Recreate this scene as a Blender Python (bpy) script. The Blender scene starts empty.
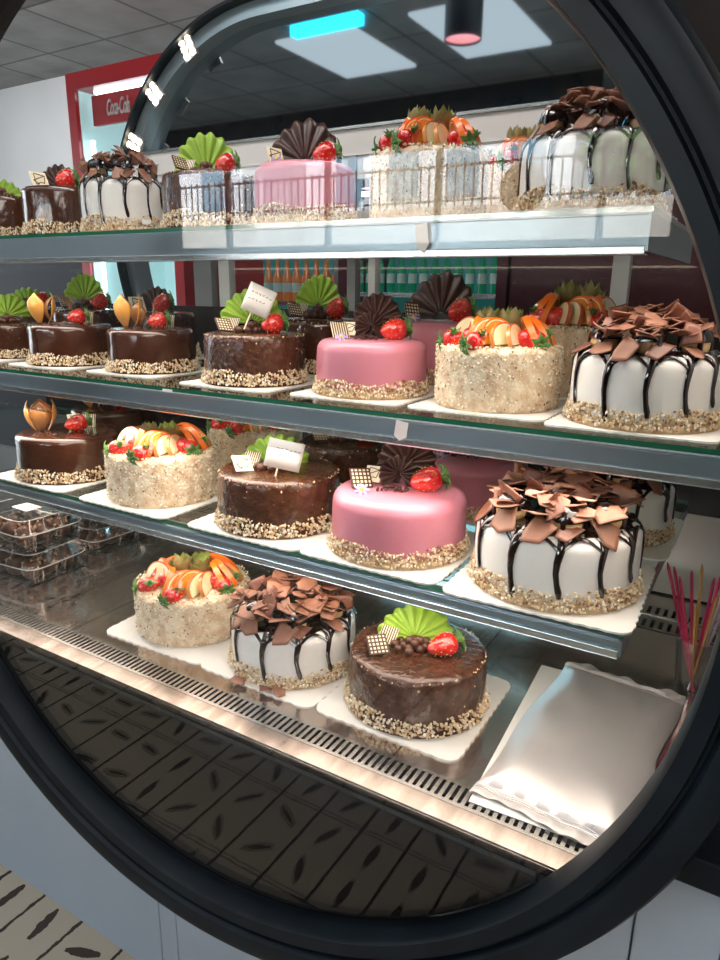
import bpy, math, random
from math import sin, cos, pi, radians as R
from mathutils import Vector, Matrix, Euler, noise
random.seed(7)
col = bpy.context.scene.collection
PI = pi

# ------------------------------------------------------------------ materials
def nodes(name):
    m = bpy.data.materials.new(name); m.use_nodes = True
    nt = m.node_tree; return m, nt, nt.nodes, nt.links, nt.nodes['Principled BSDF']
def sock(nt, kind, **kw):
    n = nt.nodes.new(kind)
    for k, v in kw.items():
        if k in n.inputs: n.inputs[k].default_value = v
        else: setattr(n, k, v)
    return n
def pm(name, c, rough=.5, metal=0, c2=None, nscale=30, bump=0, bscale=None, coat=0, sss=0, spec=.5,
       emit=None, estr=0, vor=False, contrast=(.35, .65), alpha=None, stretch=None):
    m, nt, N, L, b = nodes(name)
    b.inputs['Base Color'].default_value = (*c, 1); b.inputs['Roughness'].default_value = rough
    b.inputs['Metallic'].default_value = metal; b.inputs['Coat Weight'].default_value = coat
    b.inputs['Coat Roughness'].default_value = .08
    b.inputs['Specular IOR Level'].default_value = spec
    if sss:
        b.inputs['Subsurface Weight'].default_value = sss; b.inputs['Subsurface Radius'].default_value = (.01, .005, .004)
    if emit:
        b.inputs['Emission Color'].default_value = (*emit, 1); b.inputs['Emission Strength'].default_value = estr
    tc = N.new('ShaderNodeTexCoord'); src = tc.outputs['Object']
    if stretch:
        mp = N.new('ShaderNodeMapping'); mp.inputs['Scale'].default_value = stretch
        L.new(src, mp.inputs['Vector']); src = mp.outputs['Vector']
    if c2:
        t = N.new('ShaderNodeTexNoise'); t.inputs['Scale'].default_value = nscale; t.inputs['Detail'].default_value = 4
        L.new(src, t.inputs['Vector'])
        r = N.new('ShaderNodeValToRGB'); r.color_ramp.elements[0].position = contrast[0]; r.color_ramp.elements[1].position = contrast[1]
        r.color_ramp.elements[0].color = (*c, 1); r.color_ramp.elements[1].color = (*c2, 1)
        L.new(t.outputs['Fac'], r.inputs['Fac']); L.new(r.outputs['Color'], b.inputs['Base Color'])
    if bump:
        if vor: t = N.new('ShaderNodeTexVoronoi'); out = 'Distance'
        else: t = N.new('ShaderNodeTexNoise'); out = 'Fac'; t.inputs['Detail'].default_value = 3
        t.inputs['Scale'].default_value = bscale or nscale
        L.new(src, t.inputs['Vector'])
        bp = N.new('ShaderNodeBump'); bp.inputs['Strength'].default_value = bump; bp.inputs['Distance'].default_value = .004
        L.new(t.outputs[out], bp.inputs['Height']); L.new(bp.outputs['Normal'], b.inputs['Normal'])
    return m
def glassm(name, tint=(1, 1, 1), ior=1.34, rough=0.0):
    m = bpy.data.materials.new(name); m.use_nodes = True; nt = m.node_tree; N = nt.nodes; L = nt.links
    N.clear(); o = N.new('ShaderNodeOutputMaterial'); mx = N.new('ShaderNodeMixShader')
    t = N.new('ShaderNodeBsdfTransparent'); t.inputs[0].default_value = (*tint, 1)
    g = N.new('ShaderNodeBsdfGlossy'); g.inputs['Roughness'].default_value = rough
    f = N.new('ShaderNodeFresnel'); ge = N.new('ShaderNodeNewGeometry'); mr = N.new('ShaderNodeMapRange')
    mr.inputs['To Min'].default_value = ior; mr.inputs['To Max'].default_value = 1/ior
    L.new(ge.outputs['Backfacing'], mr.inputs['Value']); L.new(mr.outputs[0], f.inputs['IOR'])
    L.new(f.outputs[0], mx.inputs[0]); L.new(t.outputs[0], mx.inputs[1]); L.new(g.outputs[0], mx.inputs[2]); L.new(mx.outputs[0], o.inputs[0])
    return m
def emi(name, c, s):
    m = bpy.data.materials.new(name); m.use_nodes = True; nt = m.node_tree; nt.nodes.clear()
    e = nt.nodes.new('ShaderNodeEmission'); e.inputs[0].default_value = (*c, 1); e.inputs[1].default_value = s
    o = nt.nodes.new('ShaderNodeOutputMaterial'); nt.links.new(e.outputs[0], o.inputs[0]); return m

M = {}
M['choc'] = pm('dark_glaze', (.050, .017, .009), .16, c2=(.075, .027, .014), nscale=18, bump=.35, bscale=55, coat=.6, contrast=(.4, .7))
M['choc_nut'] = pm('nutty_glaze', (.065, .022, .010), .24, c2=(.11, .042, .019), nscale=60, bump=.8, bscale=90, coat=.4, contrast=(.45, .7))
M['sauce'] = pm('chocolate_sauce', (.012, .005, .004), .08, coat=1, bump=.1, bscale=60)
M['shard'] = pm('milk_chocolate', (.22, .090, .052), .5, c2=(.30, .135, .082), nscale=25)
M['shard_dark'] = pm('milk_chocolate_dark', (.15, .052, .03), .38, c2=(.22, .085, .05), nscale=25)
M['fan_dark'] = pm('dark_chocolate_fan', (.045, .018, .014), .38, c2=(.07, .03, .022), nscale=30)
M['ball'] = pm('chocolate_ball', (.085, .032, .018), .35, c2=(.13, .05, .03), nscale=80)
M['fan_green'] = pm('green_chocolate', (.30, .48, .05), .42, c2=(.24, .41, .035), nscale=12, sss=.1)
M['pink'] = pm('pink_icing', (.60, .20, .25), .36, c2=(.64, .235, .31), nscale=9, coat=.1, sss=.15, bump=.08, bscale=14)
M['cream'] = pm('white_cream', (.82, .79, .74), .42, c2=(.86, .84, .80), nscale=14, sss=.15, bump=.1, bscale=30)
M['coat'] = pm('crumb_coat', (.70, .50, .32), .75, c2=(.88, .74, .54), nscale=45, bump=1, bscale=140, contrast=(.38, .6))
M['crumb'] = pm('pale_nut', (.80, .64, .42), .6, c2=(.66, .46, .25), nscale=60)
M['crumb_b'] = pm('brown_nut', (.30, .15, .06), .6)
M['crumb_m'] = pm('tan_crumb_bed', (.42, .28, .15), .8, c2=(.60, .44, .26), nscale=120)
M['crumb_w'] = pm('white_crumb', (.90, .84, .70), .65)
M['straw'] = pm('strawberry_red', (.62, .012, .014), .14, c2=(.75, .03, .02), nscale=30, coat=1, bump=.5, bscale=130, vor=True, sss=.1)
M['seed'] = pm('seed_yellow', (.75, .45, .12), .4)
M['leaf'] = pm('leaf_green', (.08, .20, .04), .5, c2=(.16, .32, .09), nscale=60)
M['kiwi'] = pm('kiwi_flesh', (.20, .27, .045), .28, c2=(.36, .42, .12), nscale=50, coat=.5)
M['kiwi_skin'] = pm('kiwi_skin', (.22, .16, .05), .5, c2=(.28, .24, .08), nscale=50)
M['oranger'] = pm('orange_rind', (.90, .17, .008), .3, coat=.4)
M['orangef'] = pm('orange_flesh', (.90, .22, .015), .22, c2=(.92, .36, .04), nscale=90, coat=.8, bump=.3, bscale=120)
M['apple'] = pm('apple_flesh', (.84, .68, .34), .25, c2=(.92, .84, .60), nscale=30, coat=.6)
M['appler'] = pm('apple_skin', (.55, .05, .03), .2, c2=(.75, .35, .08), nscale=22, coat=.6)
M['wchoc'] = pm('white_chocolate', (.85, .76, .55), .38)
M['line'] = pm('plaque_lines', (.10, .04, .02), .4)
M['violet'] = pm('violet_sugar', (.38, .28, .55), .5)
M['yolk'] = pm('yellow_sugar', (.9, .65, .03), .5)
M['gold'] = pm('gold_caramel_chocolate', (.72, .30, .05), .3, c2=(.85, .45, .12), nscale=22, coat=.4, contrast=(.3, .7))
M['bronze'] = pm('bronze_chocolate', (.22, .09, .03), .3, c2=(.42, .19, .06), nscale=25, coat=.4)
M['puff'] = pm('choux', (.55, .33, .14), .5, c2=(.72, .50, .26), nscale=50, bump=.3)
M['board'] = pm('white_card', (.80, .78, .73), .55, c2=(.76, .73, .67), nscale=8)
M['paper'] = pm('white_paper', (.85, .83, .78), .6)
M['ink'] = pm('grey_ink', (.12, .11, .13), .6)
M['steel'] = pm('brushed_steel', (.50, .49, .47), .22, 1, c2=(.42, .41, .39), nscale=30, stretch=(1, 20, 20))
M['deck'] = pm('deck_steel', (.72, .63, .56), .13, .93, c2=(.50, .41, .35), nscale=4.5, bump=.05, bscale=20, contrast=(.3, .7))  # brown blotches imitate reflected boards, put into the base colour
M['rail'] = pm('rail_steel', (.33, .41, .45), .36, .85, c2=(.28, .35, .39), nscale=3)
M['lip'] = pm('rail_lip', (.62, .68, .70), .25, .9)
M['dark'] = pm('dark_void', (.012, .012, .012), .6)
M['navy'] = pm('navy_laminate', (.012, .016, .025), .6)
M['backp'] = pm('dark_back_panel', (.012, .014, .016), .25, c2=(.03, .02, .016), nscale=6)
M['black'] = pm('black_lacquer', (.003, .006, .010), .42, coat=0, spec=.24, c2=(.006, .011, .016), nscale=12)
M['blackgl'] = pm('black_glass', (.004, .004, .004), .03, coat=0, spec=.12)
M['fascia'] = pm('fascia_gloss', (.035, .028, .026), .07, coat=.6, c2=(.02, .028, .03), nscale=7)  # brown and teal reflections are put into the base colour
M['white'] = pm('white_cabinet', (.42, .49, .56), .4, c2=(.39, .46, .53), nscale=5)
M['wall'] = pm('white_wall', (.62, .62, .62), .8, c2=(.59, .59, .59), nscale=3)
M['frame'] = pm('white_frame', (.62, .61, .60), .45)
M['greyf'] = pm('grey_frame', (.24, .24, .25), .4, .3)
M['glass'] = glassm('pane_glass')
M['shelfglass'] = glassm('shelf_glass', (.93, .98, .96))
M['gedge'] = pm('green_glass_edge', (.02, .16, .09), .12, coat=1, spec=.8)
M['cupg'] = glassm('clear_plastic', (.93, .93, .93), 1.75, .04)
M['mirror'] = pm('smoked_mirror', (.62, .70, .75), .03, 1)
M['red'] = pm('cooler_red', (.50, .02, .03), .3, c2=(.44, .016, .025), nscale=4)
M['maroon'] = pm('maroon_panel', (.075, .012, .02), .35)
M['coolwhite'] = emi('led_cool', (.75, .93, 1), 7)
M['warmled'] = emi('led_warm', (1, .80, .58), 5); M['glintled'] = emi('glint_warm', (1, .86, .66), 30)
M['cyanled'] = emi('cyan_tube', (.02, .62, .85), 5)
M['blueled'] = emi('led_blue', (.55, .88, 1), 12)
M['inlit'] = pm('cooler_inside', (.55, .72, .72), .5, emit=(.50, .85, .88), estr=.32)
M['paleside'] = pm('pale_side_steel', (.50, .48, .46), .32, .5)
M['lipsteel'] = pm('front_lip_steel', (.40, .345, .31), .24, 1, c2=(.30, .25, .22), nscale=9, stretch=(6, 1, 1))  # stretched noise puts the specular streaks into the colour
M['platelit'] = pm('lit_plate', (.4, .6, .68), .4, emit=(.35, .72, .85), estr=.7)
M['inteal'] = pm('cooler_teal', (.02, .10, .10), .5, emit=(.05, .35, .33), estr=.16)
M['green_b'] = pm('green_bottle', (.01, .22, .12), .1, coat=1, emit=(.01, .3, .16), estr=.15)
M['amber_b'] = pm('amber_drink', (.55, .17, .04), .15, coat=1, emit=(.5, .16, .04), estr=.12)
M['blue_b'] = pm('blue_pack', (.03, .20, .50), .3)
M['lab'] = pm('pale_label', (.55, .75, .72), .5)
M['foil'] = pm('silver_foil', (.74, .70, .68), .42, .55, c2=(.70, .66, .64), nscale=6, bump=.10, bscale=16)
M['pinkc'] = pm('pink_candle', (.62, .03, .12), .25, .3)
M['goldc'] = pm('gold_candle', (.75, .45, .16), .25, .6)
M['silverc'] = pm('silver_candle', (.70, .55, .55), .25, .6)
M['stone'] = pm('pale_stone', (.55, .50, .42), .8, c2=(.42, .36, .30), nscale=3)
M['house'] = pm('house_white', (.82, .84, .85), .8)
M['roof'] = pm('roof_tile', (.50, .18, .12), .8)
M['winb'] = pm('window_blue', (.20, .35, .45), .2)
M['fence'] = pm('fence_iron', (.03, .03, .03), .5)
M['asph'] = pm('asphalt', (.22, .22, .22), .9)
M['tree'] = pm('tree_leaves', (.10, .18, .06), .8)
M['bark'] = pm('bark', (.12, .08, .05), .9)
M['carp'] = pm('car_paint', (.62, .68, .70), .2, .3, coat=1)
M['pinklamp'] = pm('pink_lamp_inside', (.9, .4, .4), .5, emit=(1, .30, .32), estr=1.4)
M['plastedge'] = pm('plastic_rim', (.55, .55, .54), .15, coat=1)
M['sky_panel'] = emi('ceiling_panel_light', (.86, .95, 1), .8)

def ceiling_mat():
    m, nt, N, L, b = nodes('ceiling_tiles')
    tc = N.new('ShaderNodeTexCoord'); br = N.new('ShaderNodeTexBrick')
    br.offset = 0; br.inputs['Scale'].default_value = 1; br.inputs['Mortar Size'].default_value = .012
    br.inputs['Brick Width'].default_value = .6; br.inputs['Row Height'].default_value = .6
    br.inputs['Color1'].default_value = (.27, .275, .265, 1); br.inputs['Color2'].default_value = (.235, .24, .23, 1); br.inputs['Mortar'].default_value = (.12, .12, .12, 1)
    L.new(tc.outputs['Object'], br.inputs['Vector'])
    n = N.new('ShaderNodeTexNoise'); n.inputs['Scale'].default_value = 4; n.inputs['Detail'].default_value = 6; L.new(tc.outputs['Object'], n.inputs['Vector'])
    mx = N.new('ShaderNodeMix'); mx.data_type = 'RGBA'; mx.blend_type = 'OVERLAY'; mx.inputs[0].default_value = .45
    L.new(br.outputs['Color'], mx.inputs[6]); L.new(n.outputs['Fac'], mx.inputs[7]); L.new(mx.outputs[2], b.inputs['Base Color'])
    b.inputs['Roughness'].default_value = .9
    return m
def floor_mat():
    # cream tiles, brown seams, one dark brush stroke in every tile
    m, nt, N, L, b = nodes('floor_tiles')
    tc = N.new('ShaderNodeTexCoord'); nz = N.new('ShaderNodeTexNoise'); nz.inputs['Scale'].default_value = 55; nz.inputs['Detail'].default_value = 3
    L.new(tc.outputs['Object'], nz.inputs['Vector'])
    def mth(op, a, bb=None, c=None):
        n = N.new('ShaderNodeMath'); n.operation = op
        for i, v in enumerate((a, bb, c)):
            if v is None: continue
            if isinstance(v, (int, float)): n.inputs[i].default_value = v
            else: L.new(v, n.inputs[i])
        return n.outputs[0]
    sp = N.new('ShaderNodeSeparateXYZ'); L.new(tc.outputs['Object'], sp.inputs[0])
    wob = mth('MULTIPLY', mth('SUBTRACT', nz.outputs['Fac'], .5), .012)
    x = mth('ADD', sp.outputs[0], wob); y = mth('ADD', sp.outputs[1], wob)
    W, H = .139, .27
    xs = mth('DIVIDE', mth('ADD', x, 21.37), W); ys = mth('DIVIDE', mth('ADD', y, 20.0), H)
    cx = mth('FLOOR', xs); cy = mth('FLOOR', ys)
    fx = mth('MULTIPLY', mth('SUBTRACT', mth('SUBTRACT', xs, cx), .5), W); fy = mth('MULTIPLY', mth('SUBTRACT', mth('SUBTRACT', ys, cy), .5), H)
    seam = mth('MAXIMUM', mth('GREATER_THAN', mth('ABSOLUTE', fx), W/2-.0045), mth('GREATER_THAN', mth('ABSOLUTE', fy), H/2-.003))
    wn = N.new('ShaderNodeTexWhiteNoise'); wn.noise_dimensions = '2D'
    cb = N.new('ShaderNodeCombineXYZ'); L.new(cx, cb.inputs[0]); L.new(cy, cb.inputs[1]); L.new(cb.outputs[0], wn.inputs['Vector'])
    ang = mth('MULTIPLY', wn.outputs['Value'], 3.14)
    ca = mth('COSINE', ang); sa = mth('SINE', ang)
    fy2 = mth('SUBTRACT', mth('PINGPONG', mth('ADD', fy, H/2), H/2), H/4)
    u = mth('ADD', mth('MULTIPLY', fx, ca), mth('MULTIPLY', fy2, sa)); v = mth('SUBTRACT', mth('MULTIPLY', fy2, ca), mth('MULTIPLY', fx, sa))
    au, av = mth('ABSOLUTE', mth('DIVIDE', u, .046)), mth('ABSOLUTE', mth('DIVIDE', v, .0115))
    e = mth('MAXIMUM', mth('MAXIMUM', au, av), mth('MULTIPLY', mth('ADD', au, av), .72))
    dash = mth('LESS_THAN', e, .95)
    k = mth('MAXIMUM', seam, dash)
    mx = N.new('ShaderNodeMix'); mx.data_type = 'RGBA'; L.new(k, mx.inputs[0])
    mx.inputs[6].default_value = (.45, .38, .29, 1); mx.inputs[7].default_value = (.045, .028, .02, 1)
    L.new(mx.outputs[2], b.inputs['Base Color']); b.inputs['Roughness'].default_value = .25
    return m
M['ceil'] = ceiling_mat(); M['floor'] = floor_mat()

# ------------------------------------------------------------------ mesh helper
class MB:
    def __init__(s): s.v = []; s.f = []; s.m = []; s.mi = 0; s.T = Matrix()
    def add(s, vs, fs):
        o = len(s.v); s.v += [tuple(s.T @ Vector(p)) for p in vs]
        s.f += [tuple(i+o for i in f) for f in fs]; s.m += [s.mi]*len(fs); return s
    def box(s, x0, x1, y0, y1, z0, z1):
        v = [(x, y, z) for z in (z0, z1) for y in (y0, y1) for x in (x0, x1)]
        return s.add(v, [(0, 2, 3, 1), (4, 5, 7, 6), (0, 1, 5, 4), (2, 6, 7, 3), (0, 4, 6, 2), (1, 3, 7, 5)])
    def lathe(s, prof, n=48, jit=None, close=False):
        v = []; f = []; k = len(prof)
        for i in range(n):
            a = 2*PI*i/n
            for j, (r, z) in enumerate(prof):
                d = jit(a, r, z) if jit else 0
                v.append(((r+d)*cos(a), (r+d)*sin(a), z))
        for i in range(n):
            i2 = (i+1) % n
            for j in range(k if close else k-1):
                j2 = (j+1) % k
                f.append((i*k+j, i2*k+j, i2*k+j2, i*k+j2))
        if not close:
            if prof[0][0] > 1e-6: f.append(tuple((n-1-i)*k for i in range(n)))
            if prof[-1][0] > 1e-6: f.append(tuple(i*k+k-1 for i in range(n)))
        return s.add(v, f)
    def tube(s, pts, r, n=8, flat=1.0, cap=True):
        pts = [Vector(p) for p in pts]; v = []; f = []; rs = r if isinstance(r, (list, tuple)) else [r]*len(pts)
        up = Vector((0, 0, 1))
        prev = None
        for i, p in enumerate(pts):
            t = (pts[min(i+1, len(pts)-1)]-pts[max(i-1, 0)]).normalized()
            a = t.cross(up) if prev is None else prev - t*prev.dot(t)
            if a.length < 1e-5: a = t.cross(Vector((1, 0, 0)))
            a.normalize(); prev = a; b = t.cross(a)
            for k in range(n):
                q = 2*PI*k/n; v.append(p + a*cos(q)*rs[i] + b*sin(q)*rs[i]*flat)
        for i in range(len(pts)-1):
            for k in range(n):
                k2 = (k+1) % n; f.append((i*n+k, i*n+k2, (i+1)*n+k2, (i+1)*n+k))
        if cap: f.append(tuple(range(n-1, -1, -1))); f.append(tuple((len(pts)-1)*n+k for k in range(n)))
        return s.add(v, f)
    def ell(s, c, r, n=16, m=10):
        prof = [(max(1e-7, sin(PI*j/m)), -cos(PI*j/m)) for j in range(m+1)]
        T = s.T; s.T = T @ Matrix.Translation(c) @ Matrix.Diagonal((*r, 1))
        prof[0] = (0, -1); prof[-1] = (0, 1)
        s.lathe(prof, n); s.T = T; return s
    def grid(s, fn, nu, nv):
        v = [fn(i/nu, j/nv) for i in range(nu+1) for j in range(nv+1)]
        f = [(i*(nv+1)+j, (i+1)*(nv+1)+j, (i+1)*(nv+1)+j+1, i*(nv+1)+j+1) for i in range(nu) for j in range(nv)]
        return s.add(v, f)
    def prism(s, poly, z0, z1):
        n = len(poly); v = [(x, y, z0) for x, y in poly]+[(x, y, z1) for x, y in poly]
        return s.add(v, [tuple(range(n-1, -1, -1)), tuple(range(n, 2*n))]+[(i, (i+1) % n, n+(i+1) % n, n+i) for i in range(n)])
    def bit(s, c, r, rng):
        T = s.T; s.T = T @ Matrix.Translation(c) @ Euler((rng.random()*6, rng.random()*6, rng.random()*6)).to_matrix().to_4x4()
        a, b, d = r*(.7+.6*rng.random()), r*(.6+.5*rng.random()), r*(.5+.5*rng.random())
        s.add([(a, 0, 0), (-a, 0, 0), (0, b, 0), (0, -b, 0), (0, 0, d), (0, 0, -d)],
              [(0, 2, 4), (2, 1, 4), (1, 3, 4), (3, 0, 4), (2, 0, 5), (1, 2, 5), (3, 1, 5), (0, 3, 5)])
        s.T = T
    def mesh(s, name, mats, smooth=True):
        me = bpy.data.meshes.new(name); me.from_pydata(s.v, [], s.f)
        for m in mats: me.materials.append(M[m])
        me.polygons.foreach_set('material_index', s.m)
        me.polygons.foreach_set('use_smooth', [smooth]*len(s.f)); me.update()
        if smooth: me.set_sharp_from_angle(angle=R(45))
        return me
def link(name, me, parent=None, loc=(0, 0, 0), rot=(0, 0, 0), sc=(1, 1, 1)):
    o = bpy.data.objects.new(name, me); col.objects.link(o); o.parent = parent
    o.location = loc; o.rotation_euler = rot; o.scale = sc if hasattr(sc, '__len__') else (sc,)*3
    return o
def tag(o, label=None, cat=None, group=None, kind=None):
    if label: o['label'] = label
    if cat: o['category'] = cat
    if group: o['group'] = group
    if kind: o['kind'] = kind
    return o
def empty(name, loc=(0, 0, 0), rz=0, sc=(1, 1, 1)):
    o = link(name, None, None, loc, (0, 0, rz), sc); o.empty_display_size = .05; return o
def solid(o, t, off=0):
    md = o.modifiers.new('s', 'SOLIDIFY'); md.thickness = t; md.offset = off; return o
def bevel(o, w, seg=2):
    md = o.modifiers.new('b', 'BEVEL'); md.width = w; md.segments = seg; md.limit_method = 'ANGLE'; return o
CACHE = {}
def cached(key, fn):
    if key not in CACHE: CACHE[key] = fn()
    return CACHE[key]
def struct(o): o['kind'] = 'structure'; return o
def boxobj(name, x0, x1, y0, y1, z0, z1, mat, parent=None, bv=0):
    # mesh about its own base centre
    cx, cy = (x0+x1)/2, (y0+y1)/2
    if parent: cx = cy = 0; zz = 0
    else: zz = z0
    o = link(name, MB().box(x0-cx, x1-cx, y0-cy, y1-cy, z0-zz, z1-zz).mesh(name, [mat], False), parent, (cx, cy, zz))
    if bv: bevel(o, bv)
    return o

# ------------------------------------------------------------------ camera (eye height 1.45 m)
CZ = 1.45
cd = bpy.data.cameras.new('camera'); cam = bpy.data.objects.new('camera', cd); col.objects.link(cam)
r_ = Vector((0.85623716, 0.51643374, 0.0124147)); u_ = Vector((-0.14825994, 0.22264885, 0.96355928)); f_ = Vector((-0.4948504, 0.82687586, -0.26720665))
mt = Matrix((r_, u_, -f_)).transposed().to_4x4(); mt.translation = (0, 0, CZ); cam.matrix_world = mt
cd.sensor_fit = 'HORIZONTAL'; cd.sensor_width = 36; cd.lens = 687.5*36/720; cd.clip_start = .02; cd.clip_end = 200
bpy.context.scene.camera = cam

# ------------------------------------------------------------------ cake pieces (local frame: x to the right, y away from the viewer)
RC = .113
def body_mesh(kind, h=.1):
    def f():
        mb = MB(); rr = {'pink': .020, 'cream': .018, 'choc': .014, 'choc_nut': .014, 'coat': .012}[kind]
        prof = [(RC-.004, 0), (RC, .006)]+[(RC+.001*sin(t*3), .006+(h-rr-.006)*t) for t in (.2, .4, .6, .8)]
        prof += [(RC-rr+rr*cos(a), h-rr+rr*sin(a)) for a in [R(x) for x in range(0, 91, 15)]]
        prof += [(RC*q, h+.0015*(1-q)) for q in (.7, .45, .2)] + [(0, h+.001)]
        amp = {'coat': .0022, 'choc_nut': .0014, 'choc': .0012}.get(kind, .0008); sc = {'coat': 70, 'choc_nut': 60, 'choc': 25}.get(kind, 18)
        def jit(a, r, z):
            if r < .01: return 0
            return amp*noise.noise(Vector((r*cos(a), r*sin(a), z))*sc + Vector((hash(kind) % 7*0+1.3, 0, 0)))*2*min(1, r/.05)
        mb.lathe(prof, 120, jit)
        return mb.mesh('cake_body', [kind])
    return cached(('body', kind, h), f)
def nut_ring(style='tan'):
    def f():
        rng = random.Random(5); mb = MB(); n = 1500 if style == 'choc' else 2100; k0 = .0024 if style == 'choc' else .0018
        mb.mi = 3; mb.lathe([(RC-.003, .0), (RC+.0055, .0005), (RC+.005, .006), (RC+.0025, .012), (RC-.002, .016)], 90, lambda a, r, z: .0012*noise.noise(Vector((cos(a), sin(a), z))*40))
        for i in range(n):
            a = rng.random()*2*PI; z = .0046+.0245*rng.random()**1.4*(1+.3*sin(5*a)*.5); r = RC+.001+(.011*(1-z/.035))*rng.random()
            q = rng.random(); mb.mi = 0 if q < .62 else (1 if q < .76 else 2)
            mb.bit((r*cos(a), r*sin(a), z), k0+.0017*rng.random(), rng)
        return mb.mesh('nut_crumbs', ['crumb', 'crumb_b', 'crumb_w', 'choc' if style == 'choc' else 'crumb_m'], False)
    return cached(('ring', style), f)
def coat_bits():
    def f():
        rng = random.Random(6); mb = MB(); h = .1
        for i in range(2300):
            a = rng.random()*2*PI; q = rng.random()
            if q < .72: r, z = RC+.001, .003+rng.random()*(h-.003)
            else: z = h+.001; r = RC*(.62+.38*rng.random())
            k = rng.random(); mb.mi = 2 if k < .55 else (0 if k < .85 else 1)
            mb.bit((r*cos(a), r*sin(a), z), .0013+.0016*rng.random(), rng)
        return mb.mesh('crumb_coating', ['crumb', 'crumb_b', 'crumb_w'], False)
    return cached('coat', f)
def glaze_bits():
    def f():
        rng = random.Random(8); mb = MB()
        for i in range(260):
            a = rng.random()*2*PI
            if rng.random() < .55: r, z = RC-.004+.003*rng.random(), .094+.004*rng.random()
            else: r, z = RC+.0005, .02+.075*rng.random()
            mb.mi = 0 if rng.random() < .6 else 1
            mb.bit((r*cos(a), r*sin(a), z), .0012+.0014*rng.random(), rng)
        return mb.mesh('glaze_crumbs', ['ball', 'crumb'], False)
    return cached('glz', f)
def strawberry(p, loc, rot=(0, 0, 0), s=1.0, leafy=True):
    def f():
        mb = MB(); prof = [(0, -.020), (.004, -.0185), (.009, -.012), (.0125, -.004), (.0138, .004), (.012, .010), (.007, .0135), (0, .0145)]
        mb.lathe(prof, 20); mb.mi = 1; rng = random.Random(3)
        for j in range(5):
            z = -.014+.005*j; r = [.0085, .0112, .0131, .0139, .0128][j]
            for i in range(9):
                a = 2*PI*(i+.5*(j % 2))/9; mb.ell((r*cos(a), r*sin(a), z), (.0006, .0006, .0009), 5, 4)
        return mb.mesh('strawberry', ['straw', 'seed'])
    def g():
        mb = MB()
        for i in range(7):
            a = 2*PI*i/7
            T = Matrix.Rotation(a, 4, 'Z'); mb.T = T
            mb.grid(lambda u, v: (.016*u, (v-.5)*.008*sin(PI*min(1, u*.9+.12)), .0135+.006*sin(u*2.6)+.0015*abs(v-.5)), 6, 2)
        mb.T = Matrix(); mb.tube([(0, 0, .013), (0, 0, .02), (.002, 0, .025)], .0012, 6)
        return mb.mesh('strawberry_leaf', ['leaf'])
    o = link('strawberry', cached('sb', f), p, loc, rot, s)
    if leafy: solid(link('leaf', cached('sbl', g), o), .0006)
    return o
def fan(p, mat, loc, rot, r=.055, span=190, pleats=11, cup=.25, name='chocolate_fan', amp=.006):
    def f():
        mb = MB()
        def fn(u, v):
            a = R(90-span/2+span*u); q = .1+.9*v
            ph = u*pleats*2*PI
            rr = r*q*(1+.04*cos(ph)+.05*sin(7*u))
            return (rr*cos(a), amp*q*sin(ph)+cup*r*q*q*.6, rr*sin(a))
        mb.grid(fn, pleats*10, 8); return mb.mesh(name, [mat])
    return solid(link(name, cached(('fan', mat, r, span, pleats, cup, amp), f), p, loc, rot), .0012)
def plaque(p, kind, loc, rot, s=1.0):
    def f():
        mb = MB(); w = .018; t = .0012
        mb.prism([(-w, -w), (w, -w), (w, w), (-w, w)], -t, t); mb.mi = 1
        def bar(x0, y0, x1, y1, h=.0009):
            d = Vector((x1-x0, y1-y0)); l = d.length; n = Vector((-d.y, d.x))/l*h
            mb.prism([(x0-n.x, y0-n.y), (x1-n.x, y1-n.y), (x1+n.x, y1+n.y), (x0+n.x, y0+n.y)], -t-.0005, t+.0005)
        if kind == 'lattice':
            for i in range(6):
                q = -w+2*w*(i+.0)/5; q = max(-w+.001, min(w-.001, q)); bar(q, -w, q, w, .0013); bar(-w, q, w, q, .0013)
        elif kind == 'stripe':
            for i in range(7):
                q = -w+2*w*(i+.5)/7; bar(q, -w, q, w, .0012)
        else:
            rng = random.Random(4)
            pts = [(rng.uniform(-w, w)*.9, rng.uniform(-w, w)*.9) for _ in range(9)]
            for a, b in zip(pts, pts[1:]): bar(*a, *b, .0009)
        return mb.mesh('white_chocolate_plaque', ['wchoc', 'line'], False)
    return link('white_chocolate_plaque', cached(('plq', kind), f), p, loc, rot, s)
def petals(p, loc, mats, n=4, r=.024, h=.042, rot=(0, 0, 0), name='chocolate_petal', openness=.0, thick=.0012):
    def f():
        mb = MB()
        def fn(u, v):
            w = (sin(PI*min(1, v*.72+.10)))**.7*max(0, 1-max(0, v-.72)/.28)**.8
            a = (u-.5)*1.5*w
            rr = r*sin(PI*(.12+.62*v))+openness*v*v*r
            return (rr*cos(a), rr*sin(a), h*v)
        mb.grid(fn, 8, 12); return mb.mesh(name, [mats[0]])
    for i in range(n):
        me = cached(('pet', name, r, h, openness, mats[0]), f) if mats[i % len(mats)] == mats[0] else None
        if me is None:
            k = ('pet', name, r, h, openness, mats[i % len(mats)])
            if k not in CACHE:
                m2 = cached(('pet', name, r, h, openness, mats[0]), f).copy(); m2.materials[0] = M[mats[i % len(mats)]]; CACHE[k] = m2
            me = CACHE[k]
        solid(link(name, me, p, loc, (rot[0], rot[1], rot[2]+2*PI*i/n)), thick)
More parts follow.
